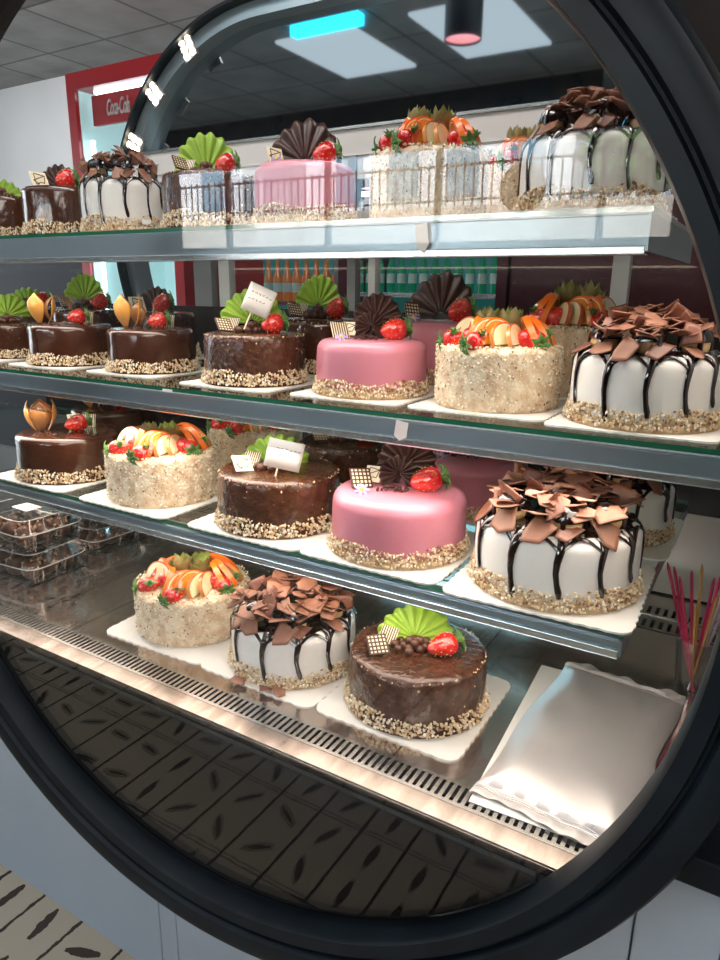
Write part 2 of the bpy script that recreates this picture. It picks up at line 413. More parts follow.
def flower(p, loc, rot=(0, 0, 0), s=1.0):
    def f():
        mb = MB()
        for i in range(7):
            a = 2*PI*i/7; mb.T = Matrix.Rotation(a, 4, 'Z'); mb.ell((.0075, 0, .001), (.0055, .0026, .0012), 10, 6)
        mb.T = Matrix(); mb.mi = 1; mb.ell((0, 0, .0022), (.0032, .0032, .0028), 12, 8)
        return mb.mesh('sugar_flower', ['violet', 'yolk'])
    return link('sugar_flower', cached('flw', f), p, loc, rot, s)
def ballmesh():
    return cached('ball', lambda: MB().ell((0, 0, 0), (.0078, .0074, .007), 14, 10).mesh('chocolate_ball', ['ball']))
def chipmesh():
    return cached('chip', lambda: MB().ell((0, 0, 0), (.0034, .0026, .0022), 8, 6).mesh('chocolate_chip', ['fan_dark']))
def leafsprig(p, loc, rot=(0, 0, 0), s=1.0):
    def g():
        mb = MB()
        for i in range(8):
            mb.T = Matrix.Rotation(2*PI*i/8+.3*(i % 2), 4, 'Z') @ Matrix.Rotation(-R(25+20*(i % 3)), 4, 'Y')
            mb.grid(lambda u, v: (.017*u, (v-.5)*.009*sin(PI*min(1, u*.88+.1)), .003*sin(u*3)+.002*abs(v-.5)), 6, 2)
        return mb.mesh('mint_sprig', ['leaf'])
    return solid(link('mint_sprig', cached('spr', g), p, loc, rot, s), .0006)
def shard_mesh(k):
    def f():
        rng = random.Random(20+k); mb = MB(); n = 4+k % 3
        ang = sorted(rng.uniform(0, 2*PI) if False else 2*PI*(i+rng.uniform(-.28, .28))/n for i in range(n))
        rad = [rng.uniform(.012, .022) for _ in range(n)]
        def edge(t):
            t = t % 1*n; i = int(t) % n; q = t-int(t); a0, a1 = ang[i], ang[(i+1) % n]
            p0 = Vector((cos(a0), sin(a0)))*rad[i]; p1 = Vector((cos(a1), sin(a1)))*rad[(i+1) % n]
            return p0.lerp(p1, q)
        cv = rng.uniform(2, 13)*rng.choice((-1, 1))
        def fn(u, v):
            e = edge(u)*v; return (e.x, e.y, cv*e.x*e.x+.0008*sin(e.y*150))
        N = n*4; vs = [(0, 0, 0)]+[fn(i/N, j/3) for j in (1, 2, 3) for i in range(N)]
        fs = [(0, 1+i, 1+(i+1) % N) for i in range(N)]+[(1+j*N+i, 1+(j+1)*N+i, 1+(j+1)*N+(i+1) % N, 1+j*N+(i+1) % N) for j in range(2) for i in range(N)]
        mb.add(vs, fs); return mb.mesh('chocolate_shard', ['shard' if k % 3 else 'shard_dark'])
    return cached(('shard', k), f)
def shard(p, loc, rot, s=1, k=0):
    return solid(link('chocolate_shard', shard_mesh(k % 9), p, loc, rot, s), .0014)
def orange(p, loc, rot, s=1):
    def f():
        mb = MB(); Rr = .024; t = .0028
        n = 28
        for (r0, r1, mi) in ((0, .0212, 1), (.0212, .0220, 2), (.0220, Rr, 0)):
            mb.mi = mi
            for q in range(n):
                a0, a1 = PI*q/n, PI*(q+1)/n
                pts = [(r0*cos(a0), r0*sin(a0)), (r1*cos(a0), r1*sin(a0)), (r1*cos(a1), r1*sin(a1)), (r0*cos(a1), r0*sin(a1))]
                if r0 == 0: pts = [(0, 0)]+pts[1:3]
                mb.prism(pts, -t, t)
        return mb.mesh('orange_slice', ['oranger', 'orangef', 'wchoc'], False)
    return link('orange_slice', cached('org', f), p, loc, rot, s)
def apple(p, loc, rot, s=1):
    def f():
        mb = MB(); t = .0022
        def pt(q, k): a = PI*q; return (.026*k*cos(a), .022*k*sin(a)**.8 if sin(a) > 0 else 0)
        n = 24
        for q in range(n):
            a, b = pt(q/n, 1), pt((q+1)/n, 1); c, d = pt(q/n, .93), pt((q+1)/n, .93)
            mb.mi = 1; mb.prism([c, a, b, d], -t, t)
            mb.mi = 0; mb.prism([(0, 0), c, d], -t, t)
        return mb.mesh('apple_slice', ['apple', 'appler'], False)
    return link('apple_slice', cached('apl', f), p, loc, rot, s)
def kiwi_crown(p, loc, rot=(0, 0, 0), s=1):
    def f():
        mb = MB()
        for ring, (n, rr, hh, w0, tl) in enumerate(((7, .0125, .021, .0085, .42), (5, .0065, .025, .0075, .15))):
            for i in range(n):
                mb.T = Matrix.Rotation(2*PI*(i+.4*ring)/n, 4, 'Z') @ Matrix.Translation((rr, 0, 0)) @ Matrix.Rotation(tl, 4, 'Y')
                def lobe(u, v, o):
                    w = w0*(sin(PI*min(1, v*.62+.28)))**.6*max(0, 1-max(0, v-.7)/.3)**.75
                    y = (u-.5)*2*w
                    return (o+.003*sin(PI*v)-.0035*(1-(2*u-1)**2)*0-((y/w0)**2)*.003, y, hh*v)
                mb.mi = 0; mb.grid(lambda u, v: lobe(u, v, -.0022*(1-v)), 6, 8)
                mb.mi = 1; mb.grid(lambda u, v: lobe(1-u, v, .0022*(1-v)), 6, 8)
        mb.T = Matrix(); mb.mi = 0; mb.ell((0, 0, .003), (.015, .015, .009), 14, 8)
        return mb.mesh('kiwi_crown', ['kiwi', 'kiwi_skin'])
    return link('kiwi_crown', cached('kwc', f), p, loc, rot, s)
def cherry(p, loc, s=1):
    def f():
        return MB().ell((0, 0, 0), (.0085, .0085, .008), 16, 10).mesh('glazed_cherry', ['straw'])
    return link('glazed_cherry', cached('chy', f), p, loc, (0, 0, 0), s)

def root_for(X, Y, Z, sc):
    return empty('cake', (X, Y, Z), math.atan2(Y, X)-PI/2, sc)
def cake_base(p, kind, ring=True):
    b = link('cake_body', body_mesh(kind), p)
    if ring: tag(link('nut_crumbs', nut_ring('choc' if kind.startswith('choc') else 'tan'), p), kind='stuff')
    return b
H = .1
def fruit_cake(loc, sc, label, seed=0, mirror=1, crowns=2, crz=.016):
    p = root_for(*loc, sc); p.name = 'fruit_cake'; tag(p, label, 'cake', 'crumb coated fruit cakes')
    cake_base(p, 'coat', False); tag(link('crumb_coating', coat_bits(), p), kind='stuff')
    rng = random.Random(seed)
    def place(fn, ang, r, lean=0, s=1, z=H, spin=0, yaw=0):
        lean *= .55; s *= 1.5; r -= .012; z += .003
        a = R(ang); x, y = r*cos(a)*mirror, r*sin(a)
        # slice stands with its straight side down; faces outward along the radius and leans back to the centre
        rz = math.atan2(y, x)+PI/2+R(yaw)*mirror
        m = Matrix.Rotation(rz, 4, 'Z') @ Matrix.Rotation(R(90-lean), 4, 'X') @ Matrix.Rotation(R(spin), 4, 'Z')
        return fn(p, (x, y, z), m.to_euler(), s)
    # ring of slices: angles measured with 270 = towards viewer
    seq = [(apple, 168, .080, 1.25, 20), (apple, 186, .078, 1.3, 20), (orange, 214, .078, 1.25, -38), (apple, 232, .078, 1.2, -38),
           (orange, 258, .078, 1.2, 42), (orange, 270, .079, 1.2, 42), (apple, 284, .080, 1.1, 42), (apple, 297, .080, 1.05, 42),
           (orange, 334, .078, 1.3, 34), (orange, 348, .080, 1.3, 34), (apple, 1, .082, 1.2, 34), (orange, 30, .080, 1.2, 20), (apple, 140, .08, 1.15, 0)]
    for fn, a, r, s, yaw in seq:
        place(fn, a+rng.uniform(-2, 2), r, 42, s, H+.001, yaw=yaw)
    for a, r, z in ((203, .090, .008), (200, .052, .012), (245, .094, .008), (316, .084, .010), (312, .066, .012), (60, .06, .012)):
        a += rng.uniform(-5, 5)
        strawberry(p, (r*cos(R(a))*mirror, r*sin(R(a)), H+z), (R(100), 0, R(a*mirror+60)), 1.25, leafy=(r > .07))
    for a, r in ((212, .094), (252, .094), (330, .096)):
        leafsprig(p, (r*cos(R(a))*mirror, r*sin(R(a)), H+.014), (0, 0, rng.random()*6), 1.0)
    for i, (x, y) in enumerate([(-.022, .028), (.020, .022), (.0, .052)][:crowns]): kiwi_crown(p, (x*mirror, y, H+crz), (R(8), R(10*(-1)**i), rng.random()*3), 1.35)
    for x, y in ((-.035, -.002), (-.015, -.012), (.04, -.02)): cherry(p, (x*mirror, y, H+.014), 1.2)
    return p
def drip_cake(loc, sc, label, seed=0, nshard=85, mat='cream'):
    p = root_for(*loc, sc); p.name = 'drip_cake'; tag(p, label, 'cake', 'white cakes with chocolate drips')
    cake_base(p, 'cream'); rng = random.Random(seed+50)
    def drips():
        mb = MB(); n = 12
        ends = []
        for i in range(n):
            a = 2*PI*(i+rng.uniform(-.13, .13))/n; ln = rng.uniform(.05, .082) if i % 4 else .09
            pts = [(.088, H+.002), (.100, H+.0015), (.108, H-.004), (RC+.0015, H-.014), (RC+.003, H-.03)]+[(RC+.003, H-.03-(ln-.03)*q) for q in (.3, .6, .85, 1.0)]
            w = rng.uniform(.0034, .0054)
            mb.tube([(r*cos(a+.03*sin(j)), r*sin(a+.03*sin(j)), z) for j, (r, z) in enumerate(pts)], [w*1.6, w*1.7, w*1.5, w*1.2, w, w*.85, w*.8, w*1.0, w*.6], 8, .55)
            ends.append(a)
        # scalloped swags between the drips, over the edge
        for i in range(n):
            a0, a1 = ends[i], ends[(i+1) % n]+(2*PI if i == n-1 else 0)
            pts = []
            for q in range(9):
                t = q/8; a = a0+(a1-a0)*t; up = sin(PI*t); pts.append(((RC+.001-.009*up)*cos(a), (RC+.001-.009*up)*sin(a), H-.016+.0165*up))
            mb.tube(pts, .0036, 7, .7)
        # poured top
        def jit(a, r, z): return r*.10*sin(6*a+1)+r*.06*sin(11*a)
        mb.lathe([(.100, H-.002), (.101, H+.001), (.094, H+.0035), (.06, H+.005), (0, H+.005)], 60, lambda a, r, z: .004*sin(13*a) if r > .05 else 0)
        return mb.mesh('chocolate_drips', ['sauce'])
    link('chocolate_drips', cached(('drip', seed % 3), drips), p)
    def puff():
        mb = MB(); mb.ell((0, 0, .018), (.021, .021, .019), 20, 12); return mb.mesh('cream_puff', ['puff'])
    def pcap():
        mb = MB(); mb.lathe([(.0225, .022), (.0222, .028), (.018, .036), (.010, .0405), (0, .042)], 24, lambda a, r, z: .0012*sin(4*a))
        for k in range(4):
            a = k*PI/2+.4; mb.tube([(.017*cos(a), .017*sin(a), .036), (.0225*cos(a), .0225*sin(a), .024), (.0222*cos(a), .0222*sin(a), .010)], .004, 7)
        return mb.mesh('chocolate_cap', ['sauce'])
    for k, a in enumerate((212, 276, 330, 30, 150)):
        a = R(a+rng.uniform(-8, 8)); o = link('cream_puff', cached('puff', puff), p, (.076*cos(a), .076*sin(a), H-.004), (0, 0, rng.random()*6))
        link('chocolate_cap', cached('pcap', pcap), o)
    for i in range(nshard):
        q = rng.random()**.6; r = .100*q; a = rng.random()*2*PI
        z = H+.014+.032*(1-q*q)*rng.uniform(.5, 1.15)+.012
        tilt = 25 if i % 3 else 65
        shard(p, (r*cos(a), r*sin(a), z), (R(rng.uniform(-tilt, tilt)), R(rng.uniform(-tilt, tilt)), rng.random()*6), rng.uniform(.75, 1.4), i)
    for i in range(5):      # slipped pieces against the side
        a = R(200+28*i+rng.uniform(-8, 8)); shard(p, (.104*cos(a), .104*sin(a), H+.007), (R(rng.uniform(20, 50)), 0, a+PI/2), rng.uniform(.9, 1.4), i)
    return p
def balls(p, n=15, cx=0, cy=-.012, seed=1):
    rng = random.Random(seed); k = 0; pts = []
    rings = [(0, 0)]+[(.0145, i*60) for i in range(6)]+[(.027, 15+i*40) for i in range(9)]
    for r, a in rings[:n]:
        pts.append((cx+r*1.2*cos(R(a)), cy+r*.8*sin(R(a)), H+.0065))
    for (x, y, z) in pts: link('chocolate_ball', ballmesh(), p, (x, y, z), (0, 0, rng.random()*3), rng.uniform(.9, 1.1))
    for (x, y) in ((-.008, 0), (.008, .003), (0, -.009)): link('chocolate_ball', ballmesh(), p, (cx+x, cy+y, H+.0165), (0, 0, 0), 1)
def green_cake(loc, sc, label, seed=0, pl='lattice', fanrot=40, body='choc_nut', sberry=True, fr=.064, fz=.004):
    p = root_for(*loc, sc); p.name = 'chocolate_cake'; tag(p, label, 'cake', 'chocolate cakes with a green fan')
    cake_base(p, body); tag(link('glaze_crumbs', glaze_bits(), p), kind='stuff')
    fan(p, 'fan_green', (-.006, .018, H+fz), (R(-fanrot), 0, R(4)), fr, 185, 9, .2, 'green_fan', .0045)
    balls(p, 14, -.006, -.010, seed)
    plaque(p, pl, (-.066, -.030, H+.016), (R(42), R(6), R(28)), .95)
    plaque(p, 'stripe', (-.050, .004, H+.016), (R(48), 0, R(-25)), .85)
    if sberry: strawberry(p, (.042, -.022, H+.0185), (R(80), 0, R(115)), 1.5)
    return p
def gold_cake(loc, sc, label, seed=0, style=0):
    p = root_for(*loc, sc); p.name = 'chocolate_cake'; tag(p, label, 'cake', 'glossy chocolate cakes with gold petals')
    cake_base(p, 'choc')
    if style == 0:
        petals(p, (-.055, .01, H+.001), ['gold', 'bronze'], 4, .034, .070)
    elif style == 1:
        petals(p, (-.07, .0, H+.001), ['gold', 'bronze'], 3, .036, .076)
        def curl():
            mb = MB(); mb.grid(lambda u, v: (.034*cos(u*5.2), (v-.5)*.022, .034*sin(u*5.2)+.034), 30, 3); return mb.mesh('chocolate_curl', ['bronze'])
        solid(link('chocolate_curl', cached('curl', curl), p, (-.028, .012, H+.001), (0, 0, R(20))), .002)
    else:
        petals(p, (-.055, .0, H+.001), ['gold', 'bronze'], 3, .036, .078)
        petals(p, (-.018, .02, H+.001), ['bronze'], 3, .034, .058)
    strawberry(p, (.020, -.020, H+.0185), (R(80), 0, R(110)), 1.45)
    plaque(p, 'stripe', (.045, .022, H+.015), (R(60), 0, R(-15)), .9)
    plaque(p, 'scribble', (.015, .045, H+.015), (R(60), 0, R(15)), .8)
    rng = random.Random(seed)
    for i in range(12): link('chocolate_chip', chipmesh(), p, (rng.uniform(-.06, .07), rng.uniform(-.08, -.03), H+.002), (0, 0, rng.random()*6), 1)
    return p
def pink_cake(loc, sc, label, seed=0, pl='lattice', style=0):
    p = root_for(*loc, sc); p.name = 'pink_cake'; tag(p, label, 'cake', 'pink iced cakes')
    cake_base(p, 'pink')
    if style == 0:
        fan(p, 'fan_dark', (.008, .030, H+.036), (R(-8), 0, R(-4)),   .050, 330, 15, .1, 'dark_chocolate_fan', .005)
        fan(p, 'fan_dark', (-.002, .010, H+.022), (R(-35), R(8), R(10)), .034, 290, 13, .1, 'dark_chocolate_fan', .005)
    else:
        fan(p, 'fan_dark', (.0, .022, H+.008), (R(-12), R(-6), 0), .080, 165, 7, .3, 'dark_chocolate_fan', .005)
    strawberry(p, (.046, -.012, H+.0185), (R(82), 0, R(112)), 1.6)
    plaque(p, pl, (-.066, -.002, H+.016), (R(50), R(4), R(24)), 1.0)
    if style == 0:
        plaque(p, 'scribble', (-.046, .020, H+.018), (R(55), 0, R(-20)), .8)
        rng = random.Random(seed)
        for i in range(34):
            a = rng.random()*6.28; q = rng.random()**.5
            link('chocolate_chip', chipmesh(), p, (-.012+.028*q*cos(a), -.024+.014*q*sin(a), H+.003+.007*(1-q)), (rng.random(), rng.random(), rng.random()*6), 1)
    flower(p, (-.062, -.036, H+.005), (R(30), 0, 0), 1.1)
    return p
def dark_fan_cake(loc, sc, label, seed=0, green=False):
    p = root_for(*loc, sc); p.name = 'chocolate_cake'; tag(p, label, 'cake', 'chocolate cakes with a dark fan')
    cake_base(p, 'choc')
    fan(p, 'fan_dark', (-.006, .02, H+.004), (R(-15), 0, R(4)), .056, 185, 9, .3, 'dark_chocolate_fan', .005)
    strawberry(p, (.012, -.028, H+.0185), (R(80), 0, R(110)), 1.6)
    plaque(p, 'scribble', (-.060, -.012, H+.016), (R(45), 0, R(20)), 1.25)
    if green: fan(p, 'fan_green', (.06, .0, H+.004), (R(-25), 0, R(-20)), .030, 170, 6, .2, 'green_fan', .003)
    return p

def board_mesh():
    def f():
        mb = MB(); w = .127; rc = .020; pts = []
        def add(x, y): pts.append((x, y))
        per = []
        n = 22
        for s in range(4):
            a0 = s*PI/2
            for i in range(n):
                t = -w+rc+(2*w-2*rc)*i/n; per.append((a0, w+.0013*abs(sin(PI*i*.5))*2-.0013, t))
            for i in range(6):
                q = i/6*PI/2; per.append((a0, w-rc+rc*cos(q), w-rc+rc*sin(q)))
        for a, x, y in per: pts.append((x*cos(a)-y*sin(a), x*sin(a)+y*cos(a)))
        mb.prism(pts, 0, .003); return mb.mesh('cake_board', ['board'], False)
    return cached('board', f)
def board(X, Y, Z, sc, label, rz=0):
    o = link('cake_board', board_mesh(), None, (X, Y, Z-.003), (0, 0, rz), (sc, sc, 1))
    return tag(o, label, 'cake board', 'scalloped white boards under the cakes')

# shelf heights (cake base)
ZD, ZA, ZB, ZC = .788, 1.0276, 1.260, 1.571
def put(kind, X, Y, Z, s, label, blabel, sh=1.0, seed=0, brot=0, **kw):
    kind((X, Y, Z), (s, s, s*sh), label, seed=seed, **kw)
    board(X, Y, Z, s, blabel, brot)
# deck row
put(fruit_cake, -.948, .930, ZD, 1, 'fruit topped crumb cake on the steel deck, left of the drip cake', 'white board under the fruit cake on the steel deck', .93, 1, R(2))
put(drip_cake, -.695, .930, ZD, 1, 'white cake with chocolate drips and shards in the middle of the steel deck', 'white board with fallen shards under the drip cake on the deck', .93, 2, R(-1), nshard=92)
put(green_cake, -.441, .932, ZD, 1.0, 'chocolate cake with green fan on the steel deck beside the foil bag', 'white board under the chocolate cake beside the foil bag', .93, 3)
# shelf A
put(gold_cake, -1.385, .995, ZA, 1, 'glossy chocolate cake with gold petal bulb at left of the lowest shelf', 'white board under the gold petal cake on the lowest shelf', 1, 1, style=0)
put(fruit_cake, -1.076, .990, ZA, 1, 'fruit topped crumb cake at the front of the lowest glass shelf', 'white board under the front fruit cake of the lowest shelf', 1, 5, mirror=1, crowns=2)
put(green_cake, -.769, .990, ZA, 1, 'chocolate cake holding a curved white card, lowest glass shelf', 'white board under the chocolate cake with card on the lowest shelf', 1, 6, pl='scribble', sberry=False)
put(pink_cake, -.515, .992, ZA, 1, 'pink iced cake with dark ruffled rosette at the front of the lowest shelf', 'white board under the front pink cake of the lowest shelf', 1, 7)
put(drip_cake, -.246, .990, ZA, 1.05, 'white drip cake heaped with chocolate shards at right front of the lowest shelf', 'white board under the front drip cake of the lowest shelf', .98, 8, R(2), nshard=94)
put(gold_cake, -1.57, 1.28, ZA, 1, 'dark chocolate cake behind the gold petal cake on the lowest shelf', 'white board under the rear dark cake at left of the lowest shelf', 1, 9, style=2)
put(fruit_cake, -1.07, 1.285, ZA, 1, 'crumb coated fruit cake in the back row of the lowest shelf', 'white board under the rear fruit cake of the lowest shelf', 1, 10)
put(green_cake, -.80, 1.285, ZA, .98, 'dark chocolate cake in the back row of the lowest shelf', 'white board under the rear dark cake beside the rear pink cake', 1, 11)
put(pink_cake, -.505, 1.285, ZA, 1, 'pink iced cake in the back row of the lowest shelf', 'white board under the rear pink cake of the lowest shelf', 1, 12)
put(drip_cake, -.235, 1.285, ZA, 1, 'white drip cake in the back row of the lowest shelf', 'white board under the rear drip cake of the lowest shelf', 1, 13, nshard=40)
# shelf B
YB = 1.147
put(green_cake, -1.83, YB+.02, ZB, .9, 'chocolate cake with green fan cut by the left photo edge, middle shelf', 'white board at the far left of the middle shelf', 1, 20, body='choc', sberry=False, fanrot=5, fz=.020)
put(gold_cake, -1.545, YB, ZB, .9, 'chocolate cake with gold petals and brown curl at left of the middle shelf', 'white board under the cake with the brown curl', 1.08, 21, style=1)
put(gold_cake, -1.268, YB+.01, ZB, .88, 'chocolate cake with caramel petals and strawberry, middle shelf', 'white board under the cake with caramel petals', 1.1, 22, style=2)
put(green_cake, -.942, YB-.008, ZB, .92, 'chocolate cake with tilted white card on stick, middle shelf', 'white board under the middle shelf cake with the tilted card', 1.1, 23, fanrot=8, fr=.070, fz=.018)
put(pink_cake, -.664, YB, ZB, .92, 'pink iced cake with striped plaque at the front of the middle shelf', 'white board under the front pink cake of the middle shelf', 1.08, 24, pl='stripe')
put(fruit_cake, -.413, YB, ZB, .93, 'fruit topped crumb cake with apple slices at the front of the middle shelf', 'white board under the front fruit cake of the middle shelf', 1.1, 25, crowns=2, crz=.028)
put(drip_cake, -.170, YB-.02, ZB, .94, 'white drip cake at the right end of the middle shelf against the black ring', 'white board at the right end of the middle shelf', 1.12, 26, nshard=92)
YB2 = 1.40
put(green_cake, -2.08, YB2, ZB, .9, 'chocolate cake with green fan at the back left of the middle shelf', 'white board at the back left of the middle shelf', 1.36, 30)
put(green_cake, -1.80, YB2, ZB, .9, 'chocolate cake with bright green fan behind the brown curl cake', 'white board under the cake behind the brown curl cake', 1.36, 31, fanrot=3, body='choc', fr=.062, fz=.022)
put(dark_fan_cake, -1.50, YB2, ZB, .9, 'chocolate cake with dark fan behind the caramel petal cake', 'white board under the dark fan cake of the middle shelf', 1.36, 32)
put(green_cake, -.955, YB2, ZB, .9, 'chocolate cake with green fan right of the tilted card, back row', 'white board under the green fan cake right of the tilted card', 1.36, 33, fanrot=3, body='choc', fr=.060, fz=.022)
put(pink_cake, -.640, YB2, ZB, .92, 'pink iced cake with dark fan in the back row of the middle shelf', 'white board under the rear pink cake of the middle shelf', 1.36, 34, style=1)
put(fruit_cake, -.350, YB2, ZB, .93, 'fruit cake with kiwi crown in the back row of the middle shelf', 'white board under the rear fruit cake of the middle shelf', 1.36, 35, mirror=-1, crowns=2, crz=.034)
# shelf C
YC = 1.228
put(green_cake, -1.93, YC+.03, ZC, .87, 'chocolate cake with green fan cut by the left photo edge, top shelf', 'white board at the far left of the top shelf', 1.3, 40, body='choc', sberry=False)
put(dark_fan_cake, -1.66, YC+.02, ZC, .88, 'chocolate cake with dark fan and strawberry at left of the top shelf', 'white board under the dark fan cake of the top shelf', 1.35, 41, green=True)
put(drip_cake, -1.408, YC, ZC, .86, 'white drip cake at left of the top shelf before the black arch', 'white board under the left drip cake of the top shelf', 1.38, 42, nshard=45)
put(green_cake, -1.141, YC+.01, ZC, .9, 'chocolate cake with green fan and lattice plaque on the top shelf', 'white board under the green fan cake of the top shelf', 1.3, 43, fanrot=8, fr=.078)
put(pink_cake, -.873, YC, ZC, .9, 'pink iced cake with one broad dark fan on the top shelf', 'white board under the pink cake of the top shelf', 1.28, 44, pl='scribble', style=1)
put(fruit_cake, -.596, YC, ZC, .92, 'tall fruit crumb cake with apple slice on the top shelf', 'white board under the front fruit cake of the top shelf', 1.25, 45, crowns=2, crz=.042)
put(drip_cake, -.305, YC, ZC, .98, 'tall white drip cake at the right end of the top shelf', 'white board under the right drip cake of the top shelf', 1.15, 46, nshard=75)
put(fruit_cake, -.50, 1.475, ZC, .9, 'fruit cake with kiwi crown in the back row of the top shelf', 'white board under the rear fruit cake of the top shelf', 1.3, 47, crowns=3, crz=.042)

# loose shards on the deck board
for i, (x, y, t, lb) in enumerate([(-.72, .800, -8, 'loose brown chocolate shard at the front edge of the deck board'), (-.640, .812, 10, 'loose dark chocolate shard right of the other fallen shards'), (-.664, .806, 0, 'small loose chocolate shard fallen before the deck drip cake')]):
    o = solid(link('chocolate_shard', shard_mesh(i+1), None, (x, y, ZD+.0055), (R(t), R(6), i*1.3), .9), .0014); tag(o, lb, 'chocolate piece', 'fallen chocolate shards')

# ------------------------------------------------------------------ price cards
def price_card(name, X, Y, Z, lean, w, h, stick, label, roll):
    r = empty('price_card', (X, Y, Z), math.atan2(Y, X)-PI/2); tag(r, label, 'price card', 'white cards stuck in the cakes')
    T = Matrix.Rotation(roll, 4, 'Y')
    s = MB(); s.T = T; s.tube([(0, 0, 0), (0, 0, stick+h*.4)], .0016, 8); link('stick', s.mesh('stick', ['wchoc']), r)
    c = MB(); c.T = T
    def fn(u, v): return ((u-.5)*w+.1*w, -.0025+.003*(u-.5)**2, stick+v*h)
    c.grid(fn, 10, 2); co = solid(link('card', c.mesh('card', ['paper']), r), .0008)
    k = MB(); k.T = T; rng = random.Random(name)
    for row, (x0, x1) in enumerate(((-.35, .45), (-.38, .2))):
        x = x0*w
        while x < x1*w:
            z = stick+h*(.70-.24*row); pts = [(x+q*.0014+.1*w, -.0036, z+rng.uniform(-.0016, .0018)) for q in range(4)]
            if rng.random() < .75: k.tube(pts, .0006, 4)
            x += .0075
    link('handwriting', k.mesh('handwriting', ['ink']), co)
    return r
price_card(1, -.930, YB-.055, ZB+.110, 0, .056, .056, .036, 'small white card on stick leaning right in the middle shelf cake', R(24))
price_card(2, -.735, .935, ZA+.100, 0, .064, .052, .016, 'white card on short stick in the lowest shelf chocolate cake', R(14))

# ------------------------------------------------------------------ case: deck
XL = -2.35
dk = empty('steel_deck', (-1.1, 1.1, .70)); tag(dk, 'polished steel deck with slotted vent strips at the bottom of the case', 'display deck')
def rel(mb, o): mb.T = Matrix.Translation(-Vector(o.location)); return mb
ZT = .785
for n, (a, b) in enumerate(((XL, -1.135), (-1.133, -.402), (-.400, .02))):
    link('deck_plate', rel(MB(), dk).box(a, b, .776, 1.40, ZT-.004, ZT).mesh('deck_plate', ['deck'], False), dk)
XR = -.10
g = rel(MB(), dk); g.box(XL, XR, .770, .776, ZT-.004, ZT); g.box(XL, XR, .731, .737, ZT-.004, ZT)
x = XL
while x < XR-.006: g.box(x, x+.0060, .737, .770, ZT-.004, ZT); x += .0112
link('vent_grille', g.mesh('vent_grille', ['steel'], False), dk)
g = rel(MB(), dk); g.box(XL, XR, .7325, .7745, ZT-.03, ZT-.028); link('vent_channel', g.mesh('vent_channel', ['dark'], False), dk)
g = rel(MB(), dk)
for (y0, y1) in ((1.405, 1.455), (1.475, 1.525)):
    g.box(XL, .02, y0, y0+.006, ZT-.004, ZT+.002); g.box(XL, .02, y1-.006, y1, ZT-.004, ZT+.002); x = XL
    while x < .02: g.box(x, x+.009, y0+.006, y1-.006, ZT-.004, ZT+.002); x += .0165
g.box(XL, .02, 1.456, 1.474, ZT-.004, ZT); g.box(XL, .02, 1.526, 1.60, ZT-.004, ZT)
link('rear_vent_grille', g.mesh('rear_vent_grille', ['steel'], False), dk)
g = rel(MB(), dk).box(XL, .02, 1.403, 1.527, ZT-.03, ZT-.028); link('vent_channel', g.mesh('vent_channel', ['dark'], False), dk)
g = rel(MB(), dk)
g.box(XL, XR, .697, .731, ZT-.003, ZT); g.box(XL, XR, .696, .699, ZT-.016, ZT-.003)
o = link('front_lip', g.mesh('front_lip', ['lipsteel'], False), dk); bevel(o, .001)

# shelves
def shelf(name, x0, x1, yf, yb, z, drop, label, lower=.011):
    s = empty('glass_shelf', ((x0+x1)/2, yf, z-drop)); tag(s, label, 'shelf', 'glass shelves with steel rails')
    zt = z-.003
    mb = rel(MB(), s); mb.box(x0, x1, yf+.006, yb, zt-.008, zt); me = mb.mesh('glass_plate', ['shelfglass', 'gedge'], False)
    for f in me.polygons:
        if abs(f.normal.z) < .5: f.material_index = 1
    link('glass_plate', me, s)
    mb = rel(MB(), s); t = z-drop
    mb.box(x0, x1-.004, yf, yf+.003, t+lower, zt-.012)
    mb.box(x0, x1-.004, yf, yf+.030, zt-.012, zt-.0085)
    bevel(link('steel_rail', mb.mesh('steel_rail', ['rail'], False), s), .001)
    mb = rel(MB(), s); mb.box(x0, x1-.004, yf-.005, yf+.001, t, t+lower); mb.box(x0, x1-.004, yf-.005, yf+.022, t-.001, t+.001)
    bevel(link('rail_lip', mb.mesh('rail_lip', ['lip'], False), s), .001)
    mb = rel(MB(), s)
    mb.box(x1-.004, x1, yf-.005, yb, t+.004, zt-.0085)
    link('side_arm', mb.mesh('side_arm', ['rail'], False), s)
    mb = rel(MB(), s); mb.box(x0+.05, x1-.03, yf+.010, yf+.018, t+lower+.004, t+lower+.009)
    link('light_strip', mb.mesh('light_strip', ['warmled'], False), s)
    return s
shelf('A', XL, -.118, .866, 1.56, ZA, .0375, 'lowest glass shelf with grey steel front rail, above the steel deck')
shelf('B', XL, .012, .972, 1.60, ZB, .052, 'middle glass shelf with steel front rail')
shelf('C', XL, -.180, 1.085, 1.58, ZC, .068, 'top glass shelf with bright steel front rail')

# little label holders hanging on the rails
def tab(X, Y, Z, w, h, rot, label, nm='label_tab'):
    mb = MB(); mb.prism([(-w/2, -h*.8), (0, -h), (w/2, -h*.75), (w/2, 0), (-w/2, 0)], -.0006, .0006)
    o = link(nm, mb.mesh(nm, ['paper'], False), None, (X, Y, Z), (R(90), rot, 0)); return tag(o, label, 'tag', 'paper tags on the shelf rails')
tab(-.500, .965, 1.247, .022, .032, R(8), 'torn white tag on the middle rail above the rear pink cake')
tab(-.535, 1.078, 1.555, .022, .046, R(-8), 'torn white tag on the top rail, centre right')
tab(-1.035, .976, 1.253, .026, .010, R(0), 'white sticker on the green edge of the middle shelf')
tab(-1.185, 1.089, 1.586, .026, .010, R(0), 'white sticker on the green edge of the top shelf')

